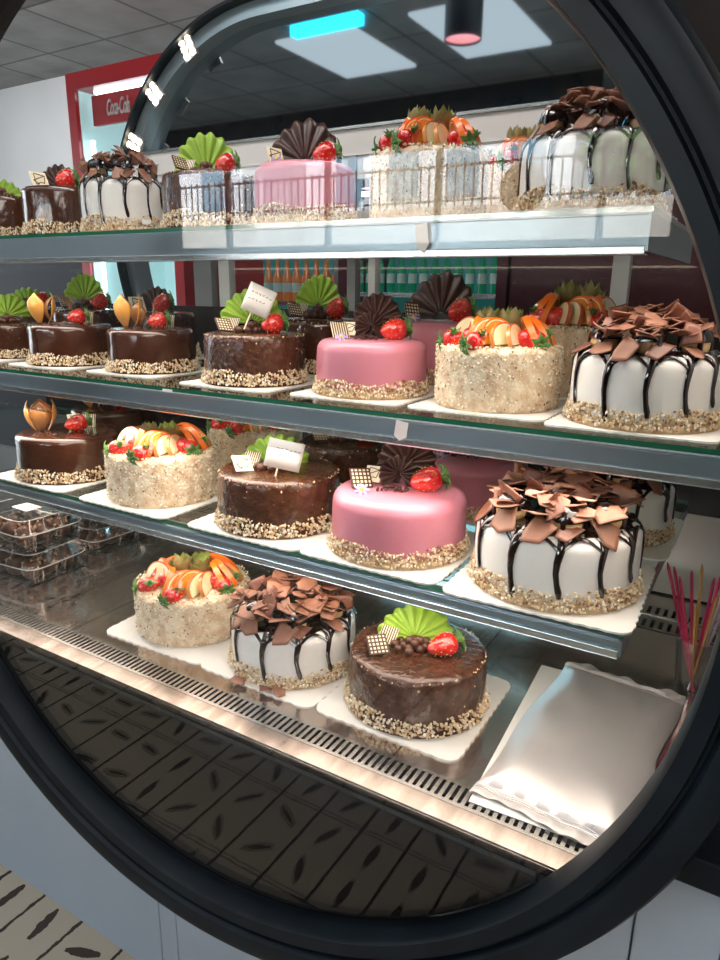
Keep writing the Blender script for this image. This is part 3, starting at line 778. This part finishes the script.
# case back, side
lb = boxobj('back_panel', XL, .02, 1.605, 1.625, 0, 1.394, 'backp'); tag(lb, 'dark panel closing the back of the case behind the lower shelves', 'panel')
hd = empty('back_window_frame', (-.95, 1.61, 1.395)); tag(hd, 'white frame with glass panes at the back of the upper shelves', 'window frame')
mb = rel(MB(), hd)
mb.box(-1.80, .02, 1.605, 1.64, 1.775, 1.835)
link('top_rail', mb.mesh('top_rail', ['frame'], False), hd)
mb = rel(MB(), hd).box(-1.90, .02, 1.598, 1.604, 1.836, 1.842); link('trim_strip', mb.mesh('trim_strip', ['lip'], False), hd)
for a, b, m in ((-.335, -.300, 'frame'), (-1.01, -.985, 'greyf'), (-.945, -.925, 'frame'), (-1.56, -1.49, 'greyf'), (-1.46, -1.42, 'frame')):
    mb = rel(MB(), hd).box(a, b, 1.607, 1.635, 1.395, 1.775); link('mullion', mb.mesh('mullion', [m], False), hd)
mb = rel(MB(), hd).box(-1.42, -.05, 1.615, 1.620, 1.395, 1.775); link('pane', mb.mesh('pane', ['glass'], False), hd)
mb = rel(MB(), hd).box(-1.88, .02, 1.612, 1.630, 1.72, 1.775); link('lower_rail', mb.mesh('lower_rail', ['frame'], False), hd)
link('light_bar', rel(MB(), lb).box(-.80, -.44, 1.575, 1.5945, .900, .912).mesh('light_bar', ['blueled'], False), lb)['label'] = 'blue white light bar'
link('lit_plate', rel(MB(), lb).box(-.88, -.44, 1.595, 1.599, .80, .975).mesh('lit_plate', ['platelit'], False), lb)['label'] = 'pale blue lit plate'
link('deck_reflector_plate', rel(MB(), lb).box(XL, .02, 1.6, 1.605, .79, .985).mesh('deck_reflector_plate', ['paleside'], False), lb)['label'] = 'added pale plate for a brighter deck reflection'  # plate added so the deck reflects something brighter
sd = boxobj('side_wall', .034, .042, .80, 1.60, .852, 1.90, 'paleside'); tag(sd, 'polished steel side of the case at the right', 'case side')

# black arch with smoked mirror behind the top shelf
ar = empty('black_arch', (-1.30, 1.66, 1.60)); tag(ar, 'black arch with smoked mirror and spot clusters, modelled lamp reflections, above the white frame', 'arch')

def arcpts(r, n=40): return [(r*cos(R(a)), r*sin(R(a))) for a in [200-110*i/n for i in range(n+1)]]+[(1.40, r)]
def archband(r0, r1, y0, y1, mat, nm):
    P0, P1 = arcpts(r0), arcpts(r1); v = []; f = []
    for (a, b), (c, d) in zip(P0, P1): v += [(a, y0, b), (c, y0, d), (c, y1, d), (a, y1, b)]
    n = len(P0)
    for i in range(n-1):
        for k in range(4):
            k2 = (k+1) % 4; f.append((i*4+k, i*4+k2, (i+1)*4+k2, (i+1)*4+k))
    f += [(3, 2, 1, 0), (4*n-4, 4*n-3, 4*n-2, 4*n-1)]
    return link(nm, MB().add(v, f).mesh(nm, [mat]), ar)
archband(.572, .580, -.075, .02, 'black', 'outer_band')
archband(.535, .571, -.045, .02, 'rail', 'inner_band')
poly = [p for p in arcpts(.545) if p[1] > .245]
poly = poly+[(1.32, .245)]
poly = [(-math.sqrt(.545**2-.245**2), .245)]+poly
mb = MB(); n = len(poly); mb.add([(x, 0, z) for x, z in poly]+[(x, .006, z) for x, z in poly], [tuple(range(n)), tuple(range(2*n-1, n-1, -1))]+[(i, n+i, n+(i+1) % n, (i+1) % n) for i in range(n)])
link('smoked_mirror', mb.mesh('smoked_mirror', ['mirror'], False), ar)
def cluster(root, ang, rr, y):  # glowing dots standing in for reflections of ceiling lamps
    c = (rr*cos(R(ang)), y, rr*sin(R(ang)))
    o = link('glint_cluster', MB().box(-.024, .024, -.004, .006, -.034, .034).mesh('glint_cluster', ['greyf'], False), root, c, (0, R(90-ang)*1, 0))
    for i in range(2):
        for j in range(3): link('glint', cached('glint', lambda: MB().ell((0, 0, 0), (.0085, .004, .0085), 12, 8).mesh('glint', ['glintled'])), o, ((i-.5)*.024, -.006, (j-1)*.022))
for a in (150.5, 134, 116): cluster(ar, a, .552, -.05)

# ------------------------------------------------------------------ front ring, pane, base
RX, RZ_ = -.712, CZ-.256
ring = empty('round_black_frame', (RX, .66, RZ_)); tag(ring, 'big round black frame around the window of the display case', 'window frame')
mb = MB(); mb.T = Matrix.Rotation(R(90), 4, 'X')
pr = [(.762, .108), (.760, .032), (.703, .028), (.703, -.008), (.706, -.015), (.723, -.018), (.726, -.011), (.729, -.011), (.733, -.024), (.750, -.029), (.760, -.027), (.766, -.016), (.767, .108)]
pr = [(r, -y) for r, y in pr]
mb.lathe([(r, z) for r, z in pr], 200, close=True)
link('ring', mb.mesh('ring', ['black']), ring)
mb = MB(); mb.T = Matrix.Rotation(R(90), 4, 'X'); mb.lathe([(.7035, -.012), (.7035, -.018)], 128)
link('front_glass', mb.mesh('front_glass', ['glass'], False), ring)
# black lower segment below the deck
zc = .768-RZ_; a0 = math.asin(zc/.698)
seg = [(.698*cos(a), .698*sin(a)) for a in [(-PI-a0)+((a0)-(-PI-a0))*i/60 for i in range(61)]]
mb = MB(); n = len(seg); mb.add([(x, .024, z) for x, z in seg]+[(x, .030, z) for x, z in seg], [tuple(range(n-1, -1, -1)), tuple(range(n, 2*n))]+[(i, (i+1) % n, n+(i+1) % n, n+i) for i in range(n)])
link('lower_black_panel', mb.mesh('lower_black_panel', ['blackgl'], False), ring)

base = empty('base_cabinet', (-1.1, 1.2, 0)); tag(base, 'white base cabinet under the display case with panel seams', 'cabinet')
mb = rel(MB(), base)
edges = [XL, -1.95, -1.56, -.94, -.89, -.24, -.175, -.05]
o = boxobj('corner_panel', -.049, .045, .764, .790, 0, .850, 'white', None, .002); tag(o, 'narrow white upright panel at the lower right behind the ring', 'panel')
o = boxobj('black_side_cabinet', .048, .70, .780, 1.60, 0, .850, 'black', None, .002); tag(o, 'black cabinet side at the lower right edge of the photo', 'cabinet')
for a, b in zip(edges, edges[1:]):
    mb = rel(MB(), base).box(a+.0012, b-.0012, .772, .79, .03, .745 if a < -.06 else .845); bevel(link('front_panel', mb.mesh('front_panel', ['white'], False), base), .002)
mb = rel(MB(), base).box(XL, .012, .791, 1.60, .0, .70); link('carcass', mb.mesh('carcass', ['greyf'], False), base)
mb = rel(MB(), base).box(XL, -.05, .774, .790, .0, .03); link('plinth', mb.mesh('plinth', ['white'], False), base)

# black fascia beside the ring
fa = empty('black_fascia', (.1, .72, .85)); tag(fa, 'glossy black fascia beside the ring at the right', 'panel')
o0 = fa.location
pts = [(.768*cos(R(a)), .768*sin(R(a))) for a in range(-25, 86, 3)]
outer = [(min(1.15, 1.15), .768*sin(R(-25))), (1.15, 1.25), (.768*cos(R(85)), 1.25)]
loop = [(x+RX-o0.x, z+RZ_-o0.z) for x, z in (pts+outer[::-1])]
mb = MB(); n = len(loop); mb.add([(x, 0, z) for x, z in loop]+[(x, .03, z) for x, z in loop], [tuple(range(n)), tuple(range(2*n-1, n-1, -1))]+[(i, n+i, n+(i+1) % n, (i+1) % n) for i in range(n)])
link('fascia_plate', mb.mesh('fascia_plate', ['fascia'], False), fa)
boxobj('dummy', 0, .1, 0, .1, 0, .1, 'black') if False else None
fb = boxobj('black_corner_block', -.02, .16, .66, .715, .868, .905, 'black', None, .003); tag(fb, 'black bracket beside the ring at the lower right', 'bracket')

# ------------------------------------------------------------------ foil bag and paper below
bg = empty('foil_bag', (-.163, .962, ZT+.003)); tag(bg, 'flat silver foil bag lying on the deck at the right', 'bag')
def bagf(side):
    def fn(u, v):
        x = (u-.5)*.202+.004*sin(v*9); y = (v-.5)*.415+.004*sin(u*7)
        e = min(u, 1-u, v, 1-v)*2; puff = (1-(1-min(1, e*2.6))**2)
        h = .002+.013*puff+.0022*noise.noise(Vector((x*22, y*14, 1)))*puff*2
        if v > .93 or v < .06: h = .003+.0016*sin(u*38)+.006*(max(0, v-.93)/.07)*(sin(u*9)**2)
        return (x, y, h if side else .001)
    return fn
mb = MB(); mb.grid(bagf(1), 50, 70); mb.grid(bagf(0), 50, 70)
b = link('bag_body', mb.mesh('bag_body', ['foil']), bg, (0, 0, 0), (0, 0, R(-3)))
mb = MB()
for v0 in (-.190, .188):
    for k in range(3): mb.tube([(-.098+.196*i/20, v0+.004*k*(1 if v0 > 0 else -1)+.002*sin(i), .0075+.0012*sin(i*1.3)) for i in range(21)], .0007, 5)
link('bag_seam', mb.mesh('bag_seam', ['foil']), bg, (0, 0, 0), (0, 0, R(-3)))
pp = link('paper_sheet', MB().box(-.115, .10, -.20, .20, 0, .0012).mesh('paper_sheet', ['paper'], False), None, (-.165, .952, ZT+.0005), (0, 0, R(3))); tag(pp, 'white paper sheet under the foil bag', 'paper')

# ------------------------------------------------------------------ candle cup
cp = empty('plastic_cup', (-.045, 1.20, ZT)); tag(cp, 'clear plastic cup holding thin candles in the right corner', 'cup')
mb = MB(); mb.lathe([(.0, .001), (.026, .001), (.036, .105), (.0375, .106), (.0345, .104), (.025, .003), (0, .003)], 32)
link('cup_body', mb.mesh('cup_body', ['cupg']), cp)
rng = random.Random(2)
cl = [('pinkc', -32, 18, .18), ('pinkc', -26, 8, .175), ('pinkc', -20, -10, .17), ('goldc', -6, 10, .18), ('pinkc', -14, 16, .165), ('silverc', 14, 4, .20), ('silverc', 20, 14, .17), ('pinkc', 8, -6, .18), ('pinkc', 4, 12, .16), ('goldc', 10, -14, .15), ('goldc', -8, -8, .12)]
names = ['leftmost pink candle in the cup', 'second pink candle from the left in the cup', 'pink candle behind the left ones in the cup', 'gold candle standing in the cup', 'pink candle low at left in the cup', 'tall silver candle standing highest in the cup', 'silver candle leaning right in the cup', 'pink candle beside the tall silver one', 'short pink candle at the cup centre', 'gold candle low at right in the cup', 'short gold candle inside the cup']
for i, ((m, tx, ty, ln), nm) in enumerate(zip(cl, names)):
    ln += .045; mb = MB(); mb.tube([(0, 0, 0), (0, 0, ln*.96), (0, 0, ln)], [.0027, .0027, .0009], 7)
    o = link('thin_candle', mb.mesh('thin_candle', [m]), None, (-.045-.0004*tx*.4, 1.20-.0004*ty*.4, ZT+.004), (R(-ty*.55), R(tx*.6), 0)); tag(o, nm, 'candle', 'thin candles in the plastic cup')

# ------------------------------------------------------------------ plastic boxes of chocolate puffs
def clam(X, Y, Z, w, d, h, rz, label, seed):
    r = empty('plastic_box', (X, Y, Z), rz); tag(r, label, 'plastic box', 'clear boxes of chocolate pastries')
    mb = MB(); t = .06
    def wall(u, v):
        a = u*2*PI; c, s = cos(a), sin(a); q = .32
        sx = (abs(c)**q)*(1 if c > 0 else -1); sy = (abs(s)**q)*(1 if s > 0 else -1)
        k = .90+.10*v; rib = .0009*sin(u*130) if .1 < v < .9 else 0
        return ((w/2*k+rib)*sx, (d/2*k+rib)*sy, .001+v*h*.55)
    mb.grid(wall, 160, 6); mb.box(-w*.44, w*.44, -d*.44, d*.44, .0005, .0015)
    solid(link('tray', mb.mesh('tray', ['cupg']), r), .0006)
    mb = MB()
    def lid(u, v):
        a = u*2*PI; c, s = cos(a), sin(a); q = .32
        sx = (abs(c)**q)*(1 if c > 0 else -1); sy = (abs(s)**q)*(1 if s > 0 else -1)
        k = 1.03 if v < .15 else (1-.10*(v-.15)/.85 if v < .8 else .915*(1-(v-.8)/.2)); z = h*.55+.001+h*.42*min(1, max(0, (v-.1))/.6)
        return (w/2*k*sx, d/2*k*sy, z)
    mb.grid(lid, 120, 20); solid(link('lid', mb.mesh('lid', ['cupg']), r), .0006)
    mb = MB(); mb.box(-.03, .03, -.02, .02, h*.972+.0015, h*.972+.002); link('label', mb.mesh('label', ['paper'], False), r)
    mb = MB()
    for (k, z) in ((1.03, h*.55+.001), (.92, h*.972)):
        pts = []
        for q in range(65):
            a = 2*PI*q/64; c, sn = cos(a), sin(a); pts.append((w/2*k*abs(c)**.32*(1 if c > 0 else -1), d/2*k*abs(sn)**.32*(1 if sn > 0 else -1), z))
        mb.tube(pts, .0013, 5)
    link('rim', mb.mesh('rim', ['plastedge']), r)
    rng = random.Random(seed)
    def pz():
        mb = MB(); mb.ell((0, 0, 0), (.024, .024, .018), 16, 10); rg = random.Random(9); mb.mi = 1
        for i in range(7):
            a = rg.random()*6.3; e = rg.uniform(.2, 1.4); mb.bit((.024*cos(a)*cos(e), .024*sin(a)*cos(e), .018*sin(e)), .0045, rg)
        return mb.mesh('chocolate_puff', ['ball', 'puff'])
    for i in range(3):
        for j in range(3):
            x, y = (i-1)*w*.27, (j-1)*d*.27
            z = .028
            cr, sr = cos(rz), sin(rz)
            o = link('chocolate_puff', cached('pz', pz), None, (X+x*cr-y*sr, Y+x*sr+y*cr, Z+z), (0, 0, rng.random()*6), (1, 1, 1.35*h/.075)); tag(o, 'dark chocolate puff in the '+label.split(',')[0], 'pastry', 'chocolate puffs in clear boxes')
clam(-1.475, .925, ZT, .205, .165, .078, R(4), 'lower clear box, beneath another box at the left deck end', 1)
clam(-1.480, .930, ZT+.0785, .205, .165, .078, R(-2), 'upper clear box, stacked at the left deck end', 2)
clam(-1.50, 1.135, ZT, .19, .16, .070, R(-3), 'single clear box, behind the stacked pair', 3)
clam(-1.52, 1.315, ZT, .18, .15, .060, R(0), 'rearmost clear box, far back on the deck', 4)

# ------------------------------------------------------------------ room
def sbox(name, *a): return struct(boxobj(name, *a))
X0, X1, Y0, Y1, HT = -7.5, 2.2, -2.5, 4.0, 3.05
fl = struct(link('floor', MB().box(X0-.1, X1+.1, Y0-.1, Y1+.1, -.05, 0).mesh('floor', ['floor'], False)))
ce = struct(link('ceiling', MB().box(X0-.1, X1+.1, Y0-.1, Y1+.1, HT, HT+.1).mesh('ceiling', ['ceil'], False)))
sbox('wall_back', X0, X1, Y1, Y1+.1, 0, HT, 'wall')
sbox('wall_left', X0-.1, X0, Y0, Y1, 0, HT, 'wall')
sbox('wall_right', X1, X1+.1, Y0, Y1, 0, HT, 'maroon')
# shop front wall with the window opening
WX0, WX1, WZ0, WZ1 = -3.95, -.55, 1.72, 2.24
w = MB(); w.box(X0, WX0, Y0-.12, Y0, 0, HT); w.box(WX1, X1, Y0-.12, Y0, 0, HT); w.box(WX0, WX1, Y0-.12, Y0, 0, WZ0); w.box(WX0, WX1, Y0-.12, Y0, WZ1, HT)
struct(link('wall_front', w.mesh('wall_front', ['backp'], False)))
wf = MB()
for xx in (-3.45, -2.62, -1.85, -.92): wf.box(xx, xx+.03, Y0-.08, Y0-.04, WZ0, WZ1)
struct(link('window_1', wf.mesh('window_1', ['greyf'], False)))
dc = MB(); dc.T = Matrix.Rotation(R(90), 4, 'X'); dc.lathe([(.13, 0), (.13, .004)], 40)
o = link('round_sticker', dc.mesh('round_sticker', ['dark'], False), None, (-1.32, Y0-.03, 1.99)); tag(o, 'round dark sticker on the shop window', 'sticker')

# street seen in the reflection
st = struct(link('trim_1', MB().box(-40, 20, -30, -2.7, -.4, -.02).mesh('street_ground', ['asph'], False)))
o = boxobj('stone_wall', -30, 6, -14.4, -14, -.02, 3.3, 'stone'); tag(o, 'pale stone retaining wall across the street', 'wall')
fm = MB(); x = -30
while x < 6: fm.box(x, x+.03, -14.22, -14.19, 3.3, 4.25); x += .22
fm.box(-30, 6, -14.23, -14.18, 3.42, 3.46); fm.box(-30, 6, -14.23, -14.18, 4.15, 4.2)
o = link('iron_fence', fm.mesh('iron_fence', ['fence'], False)); tag(o, 'black iron fence on the stone wall across the street', 'fence')
for hx, (wd, hh, lab) in {-20: (9, 8.2, 'white house with blue windows at the far end of the street'), -9: (8, 8.8, 'white house with red tiled roof across the street')}.items():
    hr = empty('house', (hx, -19, 0)); tag(hr, lab, 'house', 'white houses across the street')
    link('walls', MB().box(-wd/2, wd/2, -2, 2, -.02, hh).mesh('walls', ['house'], False), hr)
    mb = MB(); mb.add([(-wd/2-.3, 2.4, hh), (wd/2+.3, 2.4, hh), (wd/2+.3, -2.4, hh), (-wd/2-.3, -2.4, hh), (-wd/2+1, 0, hh+1.4), (wd/2-1, 0, hh+1.4)], [(0, 1, 5, 4), (1, 2, 5), (2, 3, 4, 5), (3, 0, 4), (3, 2, 1, 0)]); link('roof', mb.mesh('roof', ['roof'], False), hr)
    for i in range(4):
        for z in (3.9, 6.2):
            xx = -wd/2+1.1+i*(wd-2)/3.4; link('window', MB().box(xx, xx+.9, 2.0, 2.06, z, z+1.2).mesh('window', ['winb'], False), hr)
tr = empty('street_tree', (-3.2, -16, 0)); tag(tr, 'leafy street tree behind the iron fence', 'tree')
link('trunk', MB().tube([(0, 0, 0), (.1, 0, 2), (0, 0, 4)], [.2, .15, .1], 10).mesh('trunk', ['bark']), tr)
mb = MB(); rng = random.Random(1)
for i in range(420):
    a = rng.random()*6.3; e = rng.uniform(-1.4, 1.5); q = rng.random()**.4; mb.bit((1.5*q*cos(a)*cos(e), 1.3*q*sin(a)*cos(e), 4.9+1.3*q*sin(e)), .22, rng)
link('crown', mb.mesh('crown', ['tree'], False), tr)
cr = empty('parked_car', (-6.3, -9, -.02)); tag(cr, 'pale parked car on the street', 'car')
prof = [(-2.1, .35), (-2.1, .75), (-1.9, .95), (-1.2, 1.05), (-.6, 1.5), (.9, 1.52), (1.5, 1.1), (2.1, .95), (2.15, .35)]
mb = MB(); mb.T = Matrix.Rotation(R(90), 4, 'X'); mb.prism(prof, -.85, .85); bevel(link('car_body', mb.mesh('car_body', ['carp'], False), cr), .08, 3)
mb = MB(); mb.T = Matrix.Rotation(R(90), 4, 'X'); mb.prism([(-1.05, 1.08), (-.55, 1.44), (.85, 1.46), (1.3, 1.1)], -.86, .86); link('side_windows', mb.mesh('side_windows', ['winb'], False), cr)
for sx in (-1.3, 1.35):
    for sy in (-.8, .8):
        mb = MB(); mb.T = Matrix.Translation((sx, sy, .33)) @ Matrix.Rotation(R(90), 4, 'X'); mb.lathe([(.33, -.1), (.33, .1)], 24); link('wheel', mb.mesh('wheel', ['dark']), cr)

# red drinks cooler
fr = empty('drinks_cooler', (-2.86, 2.8, 0)); tag(fr, 'tall red drinks cooler with lit red sign against the white wall', 'drinks cooler')
fx0, fx1, fy, fz = -3.225, -2.49, 2.5, 2.455
def fbox(nm, x0, x1, y0, y1, z0, z1, m): return link(nm, rel(MB(), fr).box(x0, x1, y0, y1, z0, z1).mesh(nm, [m], False), fr)
mb = rel(MB(), fr); mb.box(fx0, fx0+.06, fy, 3.1, 0, fz); mb.box(fx1-.06, fx1, fy, 3.1, 0, fz); mb.box(fx0+.06, fx1-.06, fy, 3.1, fz-.075, fz); mb.box(fx0+.06, fx1-.06, fy, 3.1, 0, .3); link('cabinet', mb.mesh('cabinet', ['red'], False), fr)
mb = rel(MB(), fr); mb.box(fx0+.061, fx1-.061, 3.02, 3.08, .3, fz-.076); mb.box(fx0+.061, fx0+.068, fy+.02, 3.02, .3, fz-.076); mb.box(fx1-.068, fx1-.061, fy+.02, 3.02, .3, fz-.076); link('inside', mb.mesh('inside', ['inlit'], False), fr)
fbox('sign_light', fx0+.13, fx1-.12, fy+.06, fy+.09, fz-.092, fz-.070, 'coolwhite')
fbox('sign_panel', fx0+.12, fx1-.10, fy+.05, fy+.07, fz-.235, fz-.100, 'red')
fbox('light_tube', fx0+.10, fx0+.115, fy+.04, fy+.055, .5, fz-.30, 'coolwhite')
for z in (.8, 1.25, 1.7): fbox('cooler_shelf', fx0+.09, fx1-.09, fy+.12, 3.01, z, z+.015, 'lip')
fbox('door_glass', fx0+.09, fx1-.09, fy+.012, fy+.018, .3, fz-.08, 'glass')
def text(s, loc, size, parent, mat, shear=.0, name='lettering'):
    cu = bpy.data.curves.new(name, 'FONT'); cu.body = s; cu.size = size; cu.extrude = .002; cu.shear = shear; cu.offset = size*.015; cu.space_character = .86
    tmp = bpy.data.objects.new(name, cu); col.objects.link(tmp); bpy.context.view_layer.update()
    me = bpy.data.meshes.new_from_object(tmp); bpy.data.objects.remove(tmp); me.materials.clear(); me.materials.append(M[mat])
    return link(name, me, parent, Vector(loc)-Vector(parent.location), (R(90), 0, 0))
sg = text('Coca-Cola', (-3.00, fy+.046, fz-.198), .100, fr, 'frame', .35); sg.scale = (.44, 1, 1)

# coolers with bottles behind the case
def cooler(x0, x1, y, z0, z1, lab, key):
    c = empty('shop_cooler', ((x0+x1)/2, y, 0)); tag(c, lab, 'drinks cooler', 'lit coolers behind the cake case')
    def b(nm, a, bb, c0, d, e, f, m): return link(nm, rel(MB(), c).box(a, bb, c0, d, e, f).mesh(nm, [m], False), c)
    mb = rel(MB(), c); mb.box(x0-.05, x0, y, y+.5, 0, z1); mb.box(x1, x1+.05, y, y+.5, 0, z1); mb.box(x0, x1, y, y+.5, z1-.06, z1); mb.box(x0, x1, y, y+.5, 0, z0); link('cabinet', mb.mesh('cabinet', ['maroon' if key else 'greyf'], False), c)
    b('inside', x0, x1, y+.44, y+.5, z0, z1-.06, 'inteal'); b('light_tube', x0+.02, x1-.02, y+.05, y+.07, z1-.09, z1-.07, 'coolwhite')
    return c, b
c, b = cooler(-1.92, -1.13, 3.05, 1.1, 1.98, 'cooler with green bottles seen behind the cakes', 1)
b('cooler_shelf', -1.92, -1.13, 3.07, 3.45, 1.415, 1.436, 'lip')
def bottle_mesh(m, s=1):
    mb = MB(); mb.lathe([(0, 0), (.024, 0), (.026, .01), (.026, .11), (.012, .155), (.0105, .20), (.013, .205), (.013, .215), (0, .215)], 16)
    mb.mi = 1; mb.lathe([(.0265, .045), (.0265, .09)], 16); return mb.mesh('bottle', [m, 'lab'])
gb = bottle_mesh('green_b'); ab = bottle_mesh('amber_b'); bb_ = bottle_mesh('blue_b')
for i in range(13): tag(link('bottle', gb, None, (-1.89+i*.0602, 3.13, 1.437), (0, 0, 0), (.82, .82, 1)), 'green glass bottle in the lit cooler row behind the cakes', 'bottle', 'green bottles in the cooler')
for i in range(11): tag(link('bottle', bb_, None, (-1.87+i*.068, 3.15, 1.101), (0, 0, 0), (1, 1, 1.0)), 'blue drinks bottle on the lower cooler shelf under the green bottles', 'bottle', 'blue bottles in the cooler')
c, b = cooler(-3.0, -2.06, 3.15, 1.05, 1.9, 'cooler with amber drinks seen behind the chocolate cakes', 0)
b('cooler_shelf', -3.0, -2.06, 3.17, 3.6, 1.36, 1.38, 'lip')
for i in range(14): tag(link('bottle', ab, None, (-2.96+i*.066, 3.24, 1.381), (0, 0, 0), (1.1, 1.1, 1.1)), 'amber drinks bottle in the cooler behind the chocolate cakes', 'bottle', 'amber bottles in the cooler')
mp = boxobj('maroon_cabinet', -1.03, -.2, 2.95, 3.4, 0, 1.98, 'maroon'); tag(mp, 'dark maroon cabinet behind the case, right of the green bottles', 'cabinet')
mp = boxobj('navy_counter', -5.6, -3.35, 2.6, 3.2, 0, 1.62, 'navy'); tag(mp, 'dark navy counter behind the left end of the case', 'counter')

# ceiling things
def ceil_panel(x, y, w, d, lab):
    o = boxobj('ceiling_light_panel', x-w/2, x+w/2, y-d/2, y+d/2, HT-.02, HT-.001, 'sky_panel'); tag(o, lab, 'ceiling light', 'square ceiling light panels')
ceil_panel(-2.9, -1.3, .6, .9, 'ceiling light panel nearest the shop window')
ceil_panel(-1.9, -1.3, .6, .9, 'ceiling light panel beside the pendant lamp')
ceil_panel(-.7, -1.6, .6, .9, 'ceiling light panel at the right end of the shop front')
ceil_panel(-1.2, .1, .6, .6, 'ceiling light panel above the display case front')
ceil_panel(.6, -.6, .6, .9, 'ceiling light panel behind the viewer on the right')
pl = empty('pendant_lamp', (-1.50, -.08, HT)); tag(pl, 'dark cylindrical pendant lamp with pink glowing underside', 'pendant lamp')
link('cord', MB().tube([(0, 0, -.001), (0, 0, -.25)], .004, 6).mesh('cord', ['dark']), pl)
mb = MB(); mb.lathe([(.0, -.25), (.085, -.25), (.088, -.27), (.088, -.46), (.084, -.46), (.084, -.44)], 32); link('lamp_shade', mb.mesh('lamp_shade', ['black']), pl)
mb = MB(); mb.lathe([(.083, -.445), (.083, -.45)], 32); link('glowing_disc', mb.mesh('glowing_disc', ['pinklamp']), pl)
cy = boxobj('cyan_light', -2.95, -2.45, -.75, -.68, HT-.06, HT-.001, 'cyanled'); tag(cy, 'bright cyan tube light under the ceiling', 'tube light')
vt = empty('air_vent', (-3.9, 2.0, HT-.02)); tag(vt, 'slotted air vent in the grey tiled ceiling', 'vent')
mb = MB()
for i in range(9): mb.box(-.4+i*.09, -.35+i*.09, -.12, .12, 0, .015)
link('slats', mb.mesh('slats', ['frame'], False), vt)

# ------------------------------------------------------------------ lights
def area(name, loc, rot, sx, sy, e, c=(1, 1, 1)):
    l = bpy.data.lights.new(name, 'AREA'); l.shape = 'RECTANGLE'; l.size = sx; l.size_y = sy; l.energy = e; l.color = c
    o = bpy.data.objects.new(name, l); col.objects.link(o); o.location = loc; o.rotation_euler = rot; return o
area('case_light_top', (-.9, .95, 2.60), (0, 0, 0), 1.7, .25, 14, (1, .93, .86))
area('case_light_middle', (-.95, 1.02, 1.493), (R(-18), 0, 0), 2.0, .10, 4.2, (1, .88, .76))
area('case_light_low', (-1.0, .90, 1.19), (R(-18), 0, 0), 1.8, .10, 3.4, (1, .86, .72))
area('case_light_deck', (-1.0, .90, .985), (R(-5), 0, 0), 1.8, .05, 2.2, (1, .84, .70))
area('shop_ceiling_light', (-2.0, .10, 3.0), (0, 0, 0), 4.5, .8, 18, (.92, .96, 1))
area('shop_back_light', (-4.2, 2.9, 3.0), (R(25), 0, 0), 3.5, 1.0, 60, (.95, .98, 1))
area('side_fill', (-7.2, 1.0, 1.8), (0, R(-90), 0), 2.2, 3.0, 80, (.84, .93, 1))  # cool fill added from the left, no window there
area('front_fill', (1.0, -1.3, 2.7), (R(58), 0, R(28)), 1.6, 1.0, 38, (1, .93, .86))  # warm frontal fill added behind the viewer, not a room lamp
sun = bpy.data.lights.new('sun', 'SUN'); sun.energy = 52; sun.angle = R(.6); so = bpy.data.objects.new('sun', sun); col.objects.link(so)
so.rotation_euler = (R(-52), R(12), 0); so.location = (0, 5, 10)
wd = bpy.data.worlds.new('world'); bpy.context.scene.world = wd; wd.use_nodes = True
wd.node_tree.nodes['Background'].inputs[0].default_value = (.70, .85, 1, 1); wd.node_tree.nodes['Background'].inputs[1].default_value = 11
vs = bpy.context.scene.view_settings; vs.view_transform = 'Standard'; vs.look = 'None'; vs.exposure = 0; vs.gamma = 1; vs.use_curve_mapping = False
